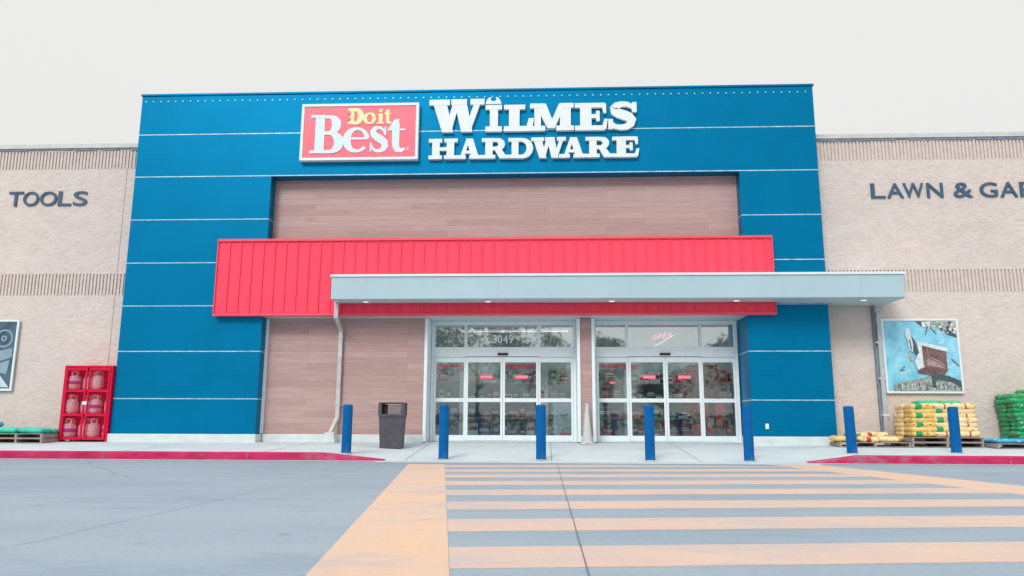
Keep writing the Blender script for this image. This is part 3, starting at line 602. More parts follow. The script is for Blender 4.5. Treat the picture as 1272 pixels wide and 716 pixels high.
# slab-serif letters drawn stroke by stroke; every stroke is 1.5 mm proud of the one before
def arc(cx, cz, rx, rz, a0, a1, n=16): return [(cx + rx * math.cos(math.radians(a0 + (a1 - a0) * i / n)), cz + rz * math.sin(math.radians(a0 + (a1 - a0) * i / n))) for i in range(n + 1)]
def R(x0, z0, x1, z1): return ('p', [(x0, z0), (x1, z0), (x1, z1), (x0, z1)])
def Q(a, b, c, d): return ('p', [a, b, c, d])     # a,b top left/right; c,d bottom right/left
def RB(pts, ws, closed=False): return ('r', pts, ws, closed)
def vw(n, thick, thin, a0, a1):   # calligraphic width: thick where the stroke runs vertical
    return [thin + (thick - thin) * abs(math.cos(math.radians(a0 + (a1 - a0) * i / n))) for i in range(n + 1)]
SE = 0.17
G = {
 'W': (1.50, [Q((.07, 1), (.45, 1), (.66, 0), (.36, 0)), Q((.66, .98), (.84, .98), (.60, 0), (.44, 0)), Q((.66, 1), (1.0, 1), (1.18, 0), (.88, 0)), Q((1.25, .98), (1.42, .98), (1.12, 0), (.96, 0)), R(0, 1 - SE, .56, 1.002), R(.60, 1 - SE, 1.02, 1.004), R(1.12, 1 - SE, 1.50, 1.006)]),
 'I': (0.60, [R(.16, 0, .46, 1), R(0, 0, .60, SE + .02), R(0, 1 - SE, .60, 1.001)]),
 'L': (0.85, [R(.14, 0, .44, 1), R(0, 1 - SE, .60, 1.002), R(0, -.001, .78, SE + .02), Q((.70, .48), (.85, .48), (.79, 0), (.60, 0))]),
 'M': (1.20, [R(.12, 0, .30, 1), Q((.12, 1), (.44, 1), (.70, .10), (.48, .10)), Q((.80, 1), (.98, 1), (.68, .10), (.50, .10)), R(.82, 0, 1.12, .999), R(0, 1 - SE, .40, 1.002), R(.84, 1 - SE, 1.20, 1.003), R(0, -.002, .42, SE), R(.72, -.003, 1.20, SE)]),
 'E': (0.85, [R(.14, 0, .44, 1), R(0, 1 - SE, .80, 1.002), R(0, -.001, .80, SE), R(.44, .44, .62, .58), R(.56, .33, .66, .70), Q((.70, .96), (.83, .96), (.83, .62), (.76, .62)), Q((.78, .40), (.87, .40), (.83, .04), (.70, .04))]),
 'S': (0.80, [RB([(.70, .70), (.64, .82), (.52, .90), (.38, .91), (.25, .86), (.18, .76), (.20, .66), (.30, .58), (.44, .52), (.56, .45), (.63, .35), (.60, .22), (.50, .12), (.36, .09), (.20, .12), (.11, .24), (.08, .33)], [.10, .12, .15, .17, .21, .24, .26, .28, .29, .28, .26, .23, .19, .16, .14, .12, .10]), R(.64, .62, .76, .97), R(.03, .03, .15, .38)]),
 'H': (1.00, [R(.12, 0, .38, 1), R(.62, 0, .88, .999), R(.36, .42, .64, .58), R(0, 1 - SE, .46, 1.001), R(.54, 1 - SE, 1.0, 1.002), R(0, -.001, .46, SE), R(.54, -.002, 1.0, SE)]),
 'A': (1.10, [Q((.44, 1), (.58, 1), (.32, 0), (.16, 0)), Q((.42, 1.001), (.70, 1.001), (.96, 0), (.66, 0)), R(.32, .26, .74, .40), R(0, -.001, .42, SE), R(.56, -.002, 1.10, SE)]),
 'R': (1.02, [R(.13, 0, .40, 1), RB([(.38, .92)] + arc(.50, .71, .23, .21, 90, -90, 14) + [(.38, .50)], [.15] * 2 + [.15 + .13 * math.sin(PI * i / 12) for i in range(13)] + [.15] * 2), Q((.44, .52), (.70, .52), (.96, 0), (.66, 0)), R(0, 1 - SE, .42, 1.001), R(0, -.001, .50, SE), R(.66, -.002, 1.02, SE)]),
 'D': (1.02, [R(.13, 0, .40, 1), RB([(.38, .915)] + arc(.50, .50, .34, .415, 90, -90, 16) + [(.38, .085)], [.16] * 2 + [.16 + .12 * math.sin(PI * i / 14) for i in range(15)] + [.16] * 2), R(0, 1 - SE, .42, 1.001), R(0, -.001, .42, SE)]),
 # the roman letters of the square sign
 'B': (0.95, [R(.13, 0, .39, 1), RB([(.30, .955)] + arc(.50, .745, .22, .21, 90, -90, 14) + [(.30, .535)], [.07] * 2 + [.07 + .12 * math.sin(PI * i / 12) for i in range(13)] + [.06] * 2), RB([(.30, .515)] + arc(.52, .28, .29, .24, 90, -90, 14) + [(.30, .04)], [.06] * 2 + [.07 + .13 * math.sin(PI * i / 12) for i in range(13)] + [.07] * 2), R(0, .93, .40, 1.001), R(0, -.001, .40, .07)]),
 'e': (0.92, [RB(arc(.47, .49, .36, .43, 8, 320, 26), [.14 - .06 * abs(math.sin(math.radians(8 + 12 * i))) + (.09 if 90 < 8 + 12 * i < 270 else 0) * abs(math.cos(math.radians(8 + 12 * i))) for i in range(27)]), R(.16, .50, .87, .58)]),
 's': (0.75, [RB([(.60, .66), (.56, .80), (.46, .90), (.34, .93), (.22, .88), (.16, .78), (.20, .67), (.32, .57), (.46, .48), (.58, .37), (.60, .25), (.54, .13), (.42, .07), (.28, .07), (.17, .16), (.10, .30)], [.05, .06, .07, .09, .13, .16, .18, .20, .21, .20, .18, .15, .10, .08, .06, .05]), R(.575, .64, .63, .95), R(.075, .04, .13, .36)]),
 't': (0.60, [RB([(.27, 1.16), (.27, .9), (.27, .5), (.28, .25), (.34, .11), (.45, .07), (.58, .14)], [.20, .20, .20, .19, .17, .12, .06]), R(.0, .88, .58, .95), Q((.20, 1.30), (.37, 1.36), (.37, .93), (.02, .93))]),
 'o': (0.92, [RB(arc(.46, .48, .34, .40, 0, 345, 23), [.09 + .12 * abs(math.cos(math.radians(15 * i))) for i in range(24)], True)]),
 'i': (0.50, [R(.13, 0, .39, .9), R(.02, .82, .34, .901), R(0, -.001, .52, .09), RB(arc(.26, 1.16, .065, .065, 0, 330, 11), .13, True)]),
}
def glyph(ch, x0, x1, z0, z1, yf, yb, m, parent, name='letter', fat=1.0):
    wd, strokes = G[ch]; sx_, sz_ = (x1 - x0) / wd, (z1 - z0); mb = MB()
    for k, s in enumerate(strokes):
        y = yf - 0.0016 * k
        if s[0] == 'p': mb.prism([(x0 + px * sx_, z0 + pz * sz_ + k * .0011) for px, pz in s[1]], y, yb + k * .00012, m)
        else:
            ws = s[2]; q = (sx_ + sz_) / 2
            ws = [w_ * q * fat for w_ in ws] if isinstance(ws, list) else ws * q * fat
            mb.ribbon([(x0 + px * sx_, z0 + pz * sz_) for px, pz in s[1]], ws, y, yb, m, s[3])
    o = mb.build(name); place(parent, o); return o
name_sign = thing('wall_sign', 'raised white slab letters WILMES HARDWARE beside the square sign on the blue portal', 'sign', (-0.3, 0, 7.6))
K = 0.004845
def gx(zx): return -3.07 + (zx - 60) * K
for ch, a, b, zt in (('W', 58, 362, 9.27), ('I', 368, 458, 9.10), ('L', 470, 634, 9.10), ('M', 612, 850, 9.12), ('E', 856, 1030, 9.12), ('S', 1030, 1200, 9.15)):
    glyph(ch, gx(a), gx(b), 8.36, zt, -0.10, -0.002, WHITE, name_sign)
for ch, a, b in (('H', 60, 218), ('A', 206, 356), ('R', 350, 500), ('D', 494, 636), ('W', 618, 806), ('A', 768, 922), ('R', 912, 1064), ('E', 1056, 1196)):
    glyph(ch, gx(a), gx(b), 7.61, 8.17, -0.101 - (0.0008 if ch in 'AE' else 0), -0.002, WHITE, name_sign)
# the open wrench jaw that tops the letter I
wr = MB(); cx = gx(412)
wr.prism([(cx - .21, 9.13), (cx + .21, 9.13), (cx + .205, 9.17), (cx + .17, 9.25), (cx + .12, 9.31), (cx + .06, 9.32), (cx + .08, 9.25), (cx + .04, 9.21), (cx - .04, 9.21), (cx - .08, 9.25), (cx - .06, 9.32), (cx - .12, 9.31), (cx - .17, 9.25), (cx - .205, 9.17)], -0.11, -0.002, WHITE)
place(name_sign, wr.build('wrench_jaw'))

sq = thing('wall_sign', 'red square sign reading Doit Best in a white frame on the blue portal', 'sign', (-4.9, 0, 7.6))
p = MB(); PX0, PX1, PZ0, PZ1 = -6.50, -3.35, 7.60, 9.18
p.box(PX0, PX1, -0.16, -0.003, PZ0, PZ0 + 0.07, WHITE); p.box(PX0, PX1, -0.16, -0.003, PZ1 - 0.07, PZ1, WHITE)
p.box(PX0, PX0 + 0.07, -0.16, -0.003, PZ0 + 0.0705, PZ1 - 0.0705, WHITE); p.box(PX1 - 0.07, PX1, -0.16, -0.003, PZ0 + 0.0705, PZ1 - 0.0705, WHITE)
place(sq, p.build('frame'))
p = MB(); p.box(PX0 + 0.0702, PX1 - 0.0702, -0.14, -0.004, PZ0 + 0.0702, PZ1 - 0.0702, SIGNRED); place(sq, p.build('sign_face'))
def qx(zx): return PX0 + (zx - 85) * 0.003298
def qz(zy): return PZ1 - (zy - 130) * 0.003472
LET = mat('pale_sign_lettering', (0.60, 0.75, 0.78), 0.4, 0.03, 5)
for ch, a, b, top, bot in (('B', 165, 440, 222, 530), ('e', 436, 650, 318, 528), ('s', 636, 808, 312, 530), ('t', 792, 940, 330, 528)):
    glyph(ch, qx(a), qx(b), qz(bot), qz(top), -0.155, -0.1402, LET, sq, fat=1.3)
glyph('D', qx(466), qx(592), qz(300), qz(170), -0.155, -0.1402, CREAM, sq, fat=1.35)
for ch, a, b, top, bot in (('o', 592, 692, 200, 300), ('i', 700, 762, 206, 298)): glyph(ch, qx(a), qx(b), qz(bot), qz(top), -0.1552, -0.1402, CREAM, sq, fat=1.35)
glyph('t', qx(758), qx(826), qz(298), qz(212), -0.1552, -0.1402, CREAM, sq, fat=1.35)
nb = MB()      # two notches in the D's stem and the registered mark
nb.prism([(qx(462), qz(218)), (qx(492), qz(218)), (qx(492), qz(205)), (qx(462), qz(205))], -0.163, -0.1404, SIGNRED)
nb.prism([(qx(462), qz(262)), (qx(492), qz(262)), (qx(492), qz(249)), (qx(462), qz(249))], -0.163, -0.1404, SIGNRED)
nb.ribbon(arc(qx(956), qz(498), .028, .028, 0, 330, 11), 0.012, -0.150, -0.1402, LET, True); nb.prism([(qx(956) - .008, qz(498) - .012), (qx(956) + .008, qz(498) - .012), (qx(956) + .008, qz(498) + .012), (qx(956) - .008, qz(498) + .012)], -0.150, -0.1402, LET)
place(sq, nb.build('registered_mark'))

# ------------------------------------------------------------------ automatic doors
def doorset(x0, x1, lab, digits):
    W_ = x1 - x0; F = MB(); y0, y1 = 0.94, 1.08
    m1, m2 = x0 + W_ * 0.237, x0 + W_ * 0.747; mid = x0 + W_ * 0.497
    F.box(x0, x0 + 0.075, y0, y1, 0.31, 3.45, ALU); F.box(x1 - 0.075, x1, y0, y1, 0.31, 3.45, ALU)
    F.box(x0 + .0755, x1 - .0755, y0 + .002, y1, 3.36, 3.449, ALU)            # head
    F.box(x0 + .0755, x1 - .0755, y0 - .02, y1, 2.50, 2.76, ALU)              # operator header
    for m_ in (m1, m2): F.box(m_ - .035, m_ + .035, y0 + .002, y1, 2.7605, 3.3595, ALU)
    F.box(x0 + .0755, x1 - .0755, y0, y1, 0.31, 0.335, ALU)                    # threshold
    F.box(m1, m2, y0 - .026, y0 - .0205, 2.50, 2.512, DARKM)
    d = F.build('automatic_door', B, bevel=0.004, label=lab)
    for a, b in ((x0 + .0755, m1 - .0355), (m1 + .0355, m2 - .0355), (m2 + .0355, x1 - .0755)):
        q = MB(); q.box(a, b, 1.005, 1.012, 2.7605, 3.3595, GLASST); q.build('transom_pane', d)
    lv = [(x0 + .08, m1 + .02, 0.0), (m1 + .025, mid - .004, 0.03), (mid + .004, m2 - .025, 0.03), (m2 - .02, x1 - .08, 0.0)]
    for k, (a, b, dy) in enumerate(lv):
        ya = 0.952 - dy; yb = ya + 0.045; s = 0.055; L_ = MB()
        L_.box(a, a + s, ya, yb, .34, 2.495, ALU); L_.box(b - s, b, ya, yb, .34, 2.495, ALU)
        L_.box(a + s + .0003, b - s - .0003, ya + .001, yb, 2.36, 2.494, ALU); L_.box(a + s + .0003, b - s - .0003, ya + .001, yb, .341, .475, ALU); L_.box(a + s + .0003, b - s - .0003, ya + .001, yb, 1.325, 1.425, ALU)
        lo = L_.build('door_leaf', d, bevel=0.003)
        gp = MB(); gp.box(a + s + .0003, b - s - .0003, ya + .02, ya + .026, .4755, 1.3245, GLASS); gp.box(a + s + .0003, b - s - .0003, ya + .02, ya + .026, 1.4255, 2.3595, GLASS)
        gp.build('pane', d)
    sn = MB(); sn.box(mid - .14, mid + .14, y0 - .075, y0 - .021, 2.545, 2.60, BLACK); sn.build('motion_sensor', d, bevel=0.01)
    for xx in ((m1 + mid) / 2 + .06, (mid + m2) / 2 + .02) + (((x0 + m1) / 2 + .04,) if not digits else ()):
        k = MB(); small = xx < m1
        k.box(xx - (.07 if small else .17), xx + (.07 if small else .17), .932, .9345, 1.93 if not small else 1.80, 2.03 if not small else 1.86, SIGNRED)
        if not small: k.box(xx - .14, xx + .14, .930, .9315, 1.965, 1.99, WHITE)
        for i in range(6 if not small else 0): k.box(xx - .12 + i * .042, xx - .10 + i * .042, .928, .9295, 1.968, 1.988, SIGNRED)
        k.build('door_decal', d)
    if digits:
        for i, ch in enumerate(digits): text_mesh(ch, -1.42 + i * .145, -1.30 + i * .145, 2.87, 3.09, 0.999, 1.0035, WHITE, 0.012, d, 'street_digit')
    return d
doorset(-3.03, 0.785, 'left automatic sliding door set with white street number on the transom', '3049')
doorset(1.24, 4.985, 'right automatic sliding door set beside the right blue pier', '')

neon = thing('neon_sign', 'pink OPEN neon sign hanging behind the right door transom', 'sign', (3.1, 1.25, 2.9))
for i, ch in enumerate('OPEN'):
    place(neon, text_mesh(ch, 2.84 + i * .135, 2.95 + i * .135, 2.98 + i * .02, 3.12 + i * .02, 1.25, 1.27, NEON, 0.0, None, 'letter', 0.3))
q = MB(); q.tube([(2.88, 1.27, 2.82), (3.1, 1.27, 2.93), (3.42, 1.27, 3.12)], 0.012, NEONW, 6); place(neon, q.build('neon_tube', smooth=True))
q = MB(); q.bar((2.85, 1.3, 3.12), (2.85, 1.3, 5.39), 0.008, DARKM); q.bar((3.38, 1.3, 3.12), (3.38, 1.3, 5.39), 0.008, DARKM); q.bar((2.8, 1.3, 3.12), (3.43, 1.3, 3.14), 0.012, DARKM); place(neon, q.build('hanger'))

# ------------------------------------------------------------------ goods inside the store
def shelf(x, y, label, W_=2.2, rows=4):
    s = thing('store_shelf', label, 'shelf', (x, y, 0.306), 0, 'shelves inside the store')
    q = MB()
    for sx_ in (-W_ / 2, W_ / 2 - .04): q.box(sx_, sx_ + .04, -.03, .03, 0, 2.1, STEEL)
    q.box(-W_ / 2 + .041, W_ / 2 - .041, .0, .02, .05, 2.08, INWALL); q.build('frame', s)
    for k in range(rows):
        q = MB(); q.box(-W_ / 2 + .001, W_ / 2 - .001, -.45, -.031, .12 + k * .5, .15 + k * .5, STEEL); q.build('shelf_board', s)
    return s
gcols = [mat('carton_' + n, c, 0.5, 0.15, 9) for n, c in (('red', (.55, .05, .05)), ('green', (.08, .25, .10)), ('tan', (.45, .33, .20)), ('white', (.7, .7, .7)), ('navy', (.05, .10, .22)), ('charcoal', (.06, .06, .07)), ('crimson', (.42, .06, .09)))]
cn_names = ['red', 'green', 'tan', 'white', 'navy', 'charcoal', 'crimson']
rb = random.Random(3)
protos = {}
gd = 0
shx = [(-3.6, 3.0, 'grey steel shelf seen at the left edge of the left door'), (-1.25, 3.6, 'grey steel shelf seen through the centre of the left door'), (1.15, 3.2, 'grey steel shelf seen at the right edge of the left door'), (3.5, 3.9, 'grey steel shelf seen through the centre of the right door'), (5.9, 3.3, 'grey steel shelf seen at the right edge of the right door')]
for sx_, sy_, lb in shx:
    shelf(sx_, sy_, lb)
    for k in range(4):
        x = sx_ - 1.02
        while x < sx_ + .9:
            ci = rb.randrange(7); wv = rb.choice((.16, .22, .30)); hv = rb.choice((.18, .26, .34))
            key = (ci, wv, hv)
            if key not in protos:
                q = MB(); q.box(-wv / 2, wv / 2, -.15, .15, 0, hv, gcols[ci]); q.box(-wv / 2 + .02, wv / 2 - .02, -.153, -.1505, hv * .4, hv * .7, gcols[3] if ci != 3 else gcols[0])
                q.box(-wv / 2 + .03, wv / 2 - .03, -.156, -.1535, hv * .5, hv * .58, gcols[(ci + 2) % 7])
                protos[key] = q.build('carton', bevel=0.004); o = protos[key]
            else: o = protos[key].copy(); C.objects.link(o)
            o.location = (x + wv / 2, sy_ - .24 + rb.uniform(-.03, .03), 0.306 + .1505 + k * .5)
            tag(o, '%s carton standing on a store shelf behind the glass doors' % cn_names[ci], 'carton', 'cartons on the shelves inside the store')
            x += wv + rb.choice((.02, .03, .12))
# autumn display tree
dt = thing('leaf_display', 'tall dry red leaf display behind the right half of the right door', 'display', (4.25, 2.0, 0.306))
q = MB()
q.lathe((0, 0, 0), [(.20, 0), (.26, .05), (.30, .42), (.32, .45), (.30, .46)], ORNG, 18); q.build('pot', dt, smooth=True)
q = MB(); rr = random.Random(8)
for i in range(14):
    a = rr.uniform(0, 2 * PI); h = rr.uniform(1.2, 1.95); R0 = rr.uniform(.15, .55)
    q.tube([(0.05 * math.cos(a), .05 * math.sin(a), .4), (R0 * .5 * math.cos(a), R0 * .4 * math.sin(a), .4 + (h - .4) * .55), (R0 * math.cos(a), R0 * .6 * math.sin(a), h)], [.012, .008, .004], BARK, 5)
q.build('branches', dt)
q = MB()
for i in range(2600):
    a = rr.uniform(0, 2 * PI); z = rr.uniform(.65, 2.05); R0 = (0.62 - 0.28 * abs(z - 1.3)) * math.sqrt(rr.random()); cx_, cy_ = R0 * math.cos(a), R0 * .6 * math.sin(a)
    e1 = Vector((rr.uniform(-1, 1), rr.uniform(-1, 1), rr.uniform(-1, 1))).normalized(); e2 = e1.cross(Vector((rr.uniform(-1, 1), rr.uniform(-1, 1), rr.uniform(-1, 1)))).normalized(); s = rr.uniform(.035, .065)
    c0 = Vector((cx_, cy_, z)); q.face([c0 - e1 * s, c0 + e2 * s * .6, c0 + e1 * s, c0 - e2 * s * .6], REDLEAF if rr.random() < .93 else (CREAM if rr.random() < .3 else ORNG))
q.build('leaves', dt)
q = MB()
for (xa, w_) in ((-.10, .16), (.32, .14)):
    q.prism([(xa - w_, 1.10), (xa + w_, 1.10), (xa + w_ * .7, .55), (xa, .35), (xa - w_ * .6, .52)], -.50, -.48, ORNG)
q.build('ribbon', dt, label='orange red hanging ribbon')
# white bin with a red item by the left door
wb = thing('white_bin', 'pale plastic bin inside the lower right pane of the left door', 'bin', (0.45, 1.55, 0.306))
q = MB(); q.prism([(-.24, 0), (.24, 0), (.28, 1.0), (-.28, 1.0)], -.22, .22, PLASTW); q.ribbon([(-.10, .72), (-.05, .68), (.02, .67), (.08, .70), (.11, .74)], .02, -.226, -.2205, NAVY); q.build('bin_body', wb, bevel=0.02)
rbk = thing('shopping_basket', 'small red basket in front of the pale bin inside the left door', 'basket', (0.56, 1.22, 0.306))
q = MB(); q.prism([(-.14, 0), (.14, 0), (.20, .24), (-.20, .24)], -.09, .09, ORNG); q.build('basket_body', rbk, bevel=0.01)
q = MB(); q.tube([(-.15, 0, .24), (-.10, 0, .36), (.10, 0, .36), (.15, 0, .24)], .01, BLACK, 6); q.build('handle', rbk)
# hanging red signs deep in the store
for i, (xx, lb) in enumerate(((-2.9, 'left red banner hanging from the store ceiling'), (-0.7, 'middle red banner hanging from the store ceiling'), (2.2, 'right red banner hanging from the store ceiling'))):
    hb = thing('hanging_banner', lb, 'banner', (xx, 4.2, 2.35), 0, 'red banners inside the store')
    q = MB(); q.box(-.55, .55, -.01, .01, .06, .22, SIGNRED); q.build('banner_panel', hb)
    q = MB(); q.bar((-.45, 0, .26), (-.45, 0, 3.04), .01, DARKM); q.bar((.45, 0, .26), (.45, 0, 3.04), .01, DARKM); q.build('hanger', hb)

# ------------------------------------------------------------------ pictures on the wings
def poster(x0, x1, z0, z1, label, build):
    r0 = thing('wall_poster', label, 'poster', ((x0 + x1) / 2, 0.45, z0))
    q = MB(); q.box(x0 + .05, x1 - .05, .44, .498, z0 + .05, z1 - .05, WHITE)
    q.box(x0, x1, .415, .45, z0, z0 + .05, WHITE); q.box(x0, x1, .415, .45, z1 - .05, z1, WHITE); q.box(x0, x0 + .05, .415, .45, z0 + .0505, z1 - .0505, WHITE); q.box(x1 - .05, x1, .410, .45, z0 + .0505, z1 - .0505, WHITE)
    place(r0, q.build('frame'))
    pr_ = MB(); build(pr_); place(r0, pr_.build('printed_picture'))
P = lambda n, c, v=.15, s=6, c2=None: mat('print_' + n, c, .5, v, s, col2=c2)
pb_sky = P('sky', (.12, .50, .74), .2, 2.2, (.34, .72, .86)); pb_brn = P('brown', (.11, .06, .065), .35, 5, (.24, .15, .14)); pb_lt = P('tan', (.36, .26, .25), .3, 9); pb_wh = P('white', (.60, .68, .70), .2, 9)
pb_dk = P('dark', (.06, .085, .10), .4, 12); pb_moss = P('moss', (.10, .20, .22), .6, 12, (.52, .58, .55)); pb_org = P('orange', (.75, .28, .07)); pb_br = P('blossom', (.14, .18, .17), .5, 16, (.62, .62, .56)); pb_cy = P('cyan', (.38, .66, .74), .2, 9)
def right_pic(q):
    bx0, bx1, bz0, bz1 = 8.52, 10.31, 1.61, 3.36
    fx = lambda a: 8.50 + (a - 95) / 560 * 1.87 if True else 0
    fx = lambda a: 8.47 + (a - 92) / (655 - 92) * 1.90
    fz = lambda b: 3.42 - (b - 92) / (650 - 92) * 1.86
    y = [.436]
    def pg(pts, m):
        y[0] -= .00035
        pts = [(min(max(fx(a), bx0 + .004), bx1 - .004), min(max(fz(b), bz0 + .004), bz1 - .004)) for a, b in pts]
        q.prism(pts, y[0], y[0] + .00028, m)
    def ln(pts, w_, m):
        y[0] -= .00035
        pts = [(min(max(fx(a), bx0 + .02), bx1 - .02), min(max(fz(b), bz0 + .02), bz1 - .02)) for a, b in pts]
        q.ribbon(pts, w_, y[0], y[0] + .00028, m)
    q.box(bx0, bx1, .4365, .4395, bz0, bz1, pb_sky)
    rr = random.Random(4)
    for k in range(9):      # soft twigs
        a = rr.uniform(130, 260); b = rr.uniform(330, 500)
        da, db = rr.uniform(40, 110), rr.uniform(-90, 40); ln([(a + da * t_ / 4, b + db * t_ / 4 + 8 * math.sin(t_)) for t_ in range(5)], rr.uniform(.012, .024), pb_cy)
    for k in range(7):
        a = rr.uniform(530, 640); b = rr.uniform(240, 460)
        da, db = -rr.uniform(30, 90), rr.uniform(-60, 60); ln([(a + da * t_ / 4, b + db * t_ / 4 + 8 * math.sin(t_)) for t_ in range(5)], rr.uniform(.014, .03), pb_cy if k % 2 else pb_wh)
    pg([(340, 95), (640, 95), (640, 235), (600, 215), (540, 195), (500, 160), (430, 160), (385, 150)], pb_br)
    pg([(345, 100), (400, 118), (410, 150), (385, 150)], pb_dk); pg([(540, 178), (600, 190), (638, 215), (638, 236), (570, 215)], pb_dk)
    for k in range(34):
        a, b = rr.uniform(395, 632), rr.uniform(100, 205); q1 = rr.uniform(6, 16)
        pg([(a + q1 * math.cos(i * PI / 3) * rr.uniform(.6, 1.2), b + q1 * math.sin(i * PI / 3) * rr.uniform(.6, 1.2)) for i in range(6)], rr.choice((pb_wh, pb_br, pb_dk, pb_wh)))
    ln([(430, 150), (408, 215)], .018, pb_dk); ln([(450, 160), (490, 210)], .018, pb_dk); ln([(600, 110), (560, 200)], .016, pb_dk)
    ln([(240, 450), (200, 490), (235, 480)], .02, pb_dk); ln([(580, 395), (655, 450)], .02, pb_dk)
    pg([(145, 655), (145, 590), (230, 565), (330, 545), (400, 530), (520, 530), (640, 575), (665, 655)], pb_moss)
    pg([(430, 520), (540, 520), (690, 560), (690, 612), (560, 570), (470, 555), (430, 560)], pb_dk)
    pg([(370, 655), (400, 632), (520, 628), (560, 655)], pb_cy)
    rr = random.Random(6)
    for k in range(26):
        a = rr.uniform(150, 640); ln([(a, 640), (a + rr.uniform(-12, 12), rr.uniform(560, 600))], .016, rr.choice((pb_dk, pb_wh, pb_moss, pb_dk)))
    pg([(425, 515), (450, 515), (452, 610), (425, 610)], pb_dk)
    pg([(330, 480), (375, 450), (540, 480), (555, 470), (520, 512), (455, 525), (330, 500)], pb_brn)
    pg([(342, 260), (372, 292), (385, 455), (330, 480), (312, 420), (345, 350)], pb_wh)
    pg([(372, 292), (545, 335), (545, 480), (375, 452)], pb_brn)
    pg([(345, 262), (560, 315), (560, 345), (372, 296)], pb_wh)
    pg([(405, 395), (470, 420), (535, 470), (400, 445)], pb_lt); pg([(450, 330), (530, 350), (535, 430), (470, 400), (420, 380), (410, 330)], pb_brn)
    ln([(425, 385), (480, 410), (530, 450)], .03, pb_lt); ln([(410, 300), (420, 445)], .012, pb_lt)
    pg([(300, 220), (325, 255), (340, 310), (350, 350), (330, 370), (308, 340), (315, 290)], pb_dk)
    pg([(262, 175), (290, 165), (298, 215), (312, 290), (304, 345), (280, 330), (275, 260), (258, 215)], pb_wh)
    ln([(288, 250), (296, 330)], .03, pb_dk); pg([(276, 365), (298, 372), (300, 405), (282, 408)], pb_org)
poster(8.47, 10.36, 1.55, 3.42, 'square poster of a bird at a wooden feeder against blue sky on the right wall', right_pic)
pg1 = P('slate', (.055, .12, .18), .2, 3); pg2 = P('steel', (.22, .33, .40), .2, 5); pg3 = P('pale', (.50, .62, .68), .12, 5); pg4 = P('deep', (.035, .075, .11), .25, 5)
def left_pic(q):
    q.box(-15.84, -14.065, .4365, .4395, 1.63, 3.39, pg1)
    y = .434
    def cyl_(cx_, cz_, rr, w_, m, yy): q.ribbon(arc(cx_, cz_, rr, rr, 0, 350, 35), w_, yy, yy + .0009, m, True)
    q.prism([(-15.8, 2.9), (-15.0, 3.3), (-14.9, 3.37), (-15.8, 3.37)], .4345, .4355, pg2)
    q.prism([(-14.35, 3.37), (-14.2, 3.37), (-14.45, 2.95), (-14.7, 3.0)], .4330, .4342, pg4)
    cyl_(-14.38, 2.95, .22, .045, pg2, .4315); cyl_(-14.38, 2.95, .12, .03, pg4, .4300); cyl_(-14.38, 2.95, .06, .04, pg2, .4290)
    q.prism([(-14.75, 2.55), (-14.12, 2.70), (-14.10, 2.45), (-14.55, 2.30), (-14.75, 2.35)], .4275, .4285, pg2)
    q.prism([(-14.5, 2.28), (-14.15, 2.38), (-14.2, 2.0), (-14.45, 2.05)], .4262, .4272, pg2)
    q.prism([(-15.2, 2.45), (-14.9, 2.6), (-14.1, 1.66), (-14.3, 1.66)], .4249, .4259, pg3)
    q.prism([(-15.0, 2.15), (-14.95, 2.18), (-14.42, 1.66), (-14.52, 1.66)], .4236, .4246, pg4)
    cyl_(-15.3, 2.2, .35, .08, pg4, .4222); cyl_(-15.3, 2.2, .18, .06, pg2, .4210)
poster(-15.9, -14.01, 1.57, 3.45, 'dark slate blue poster of tools cut by the left edge on the left wall', left_pic)

# ------------------------------------------------------------------ downspouts
ds = thing('downspout', 'pale grey drainpipe running from the canopy down the brown plank wall', 'drainpipe', (-5.29, 0.25, 0.3))
q = MB(); q.bar((-5.27, -.33, 3.77), (-5.27, -.33, 3.36), .10, PIPE, .08); q.bar((-5.27, -.35, 3.40), (-5.29, .27, 3.13), .095, PIPE, .078); q.bar((-5.29, .27, 3.18), (-5.29, .27, .86), .10, PIPE, .08)
q.bar((-5.29, .28, .90), (-5.37, -.02, .52), .096, PIPE, .078)
o = q.build('pipe'); place(ds, o)
q = MB()
for z in (1.2, 2.1, 2.95): q.box(-5.36, -5.22, .222, .349, z, z + .03, GALV)
place(ds, q.build('pipe_strap'))
q = MB(); q.prism([(-5.52, walk_z(-5.4, 0)), (-5.22, walk_z(-5.4, 0)), (-5.27, .54), (-5.49, .54)], -.10, .12, PLINTH); o = q.build('splash_block', bevel=.015); place(ds, o)
ds = thing('downspout', 'grey steel drainpipe under the canopy end on the right beige wall', 'drainpipe', (8.4, 0.42, 0.3))
q = MB(); q.bar((8.40, .38, 3.76), (8.40, .38, 3.60), .16, GALV, .13); q.bar((8.40, .40, 3.60), (8.37, .42, .33), .10, GALV, .085); place(ds, q.build('pipe'))
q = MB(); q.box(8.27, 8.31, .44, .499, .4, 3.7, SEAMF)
for z in (1.0, 1.9, 2.8): q.box(8.30, 8.46, .37, .499, z, z + .03, ALU)
place(ds, q.build('pipe_strap'))

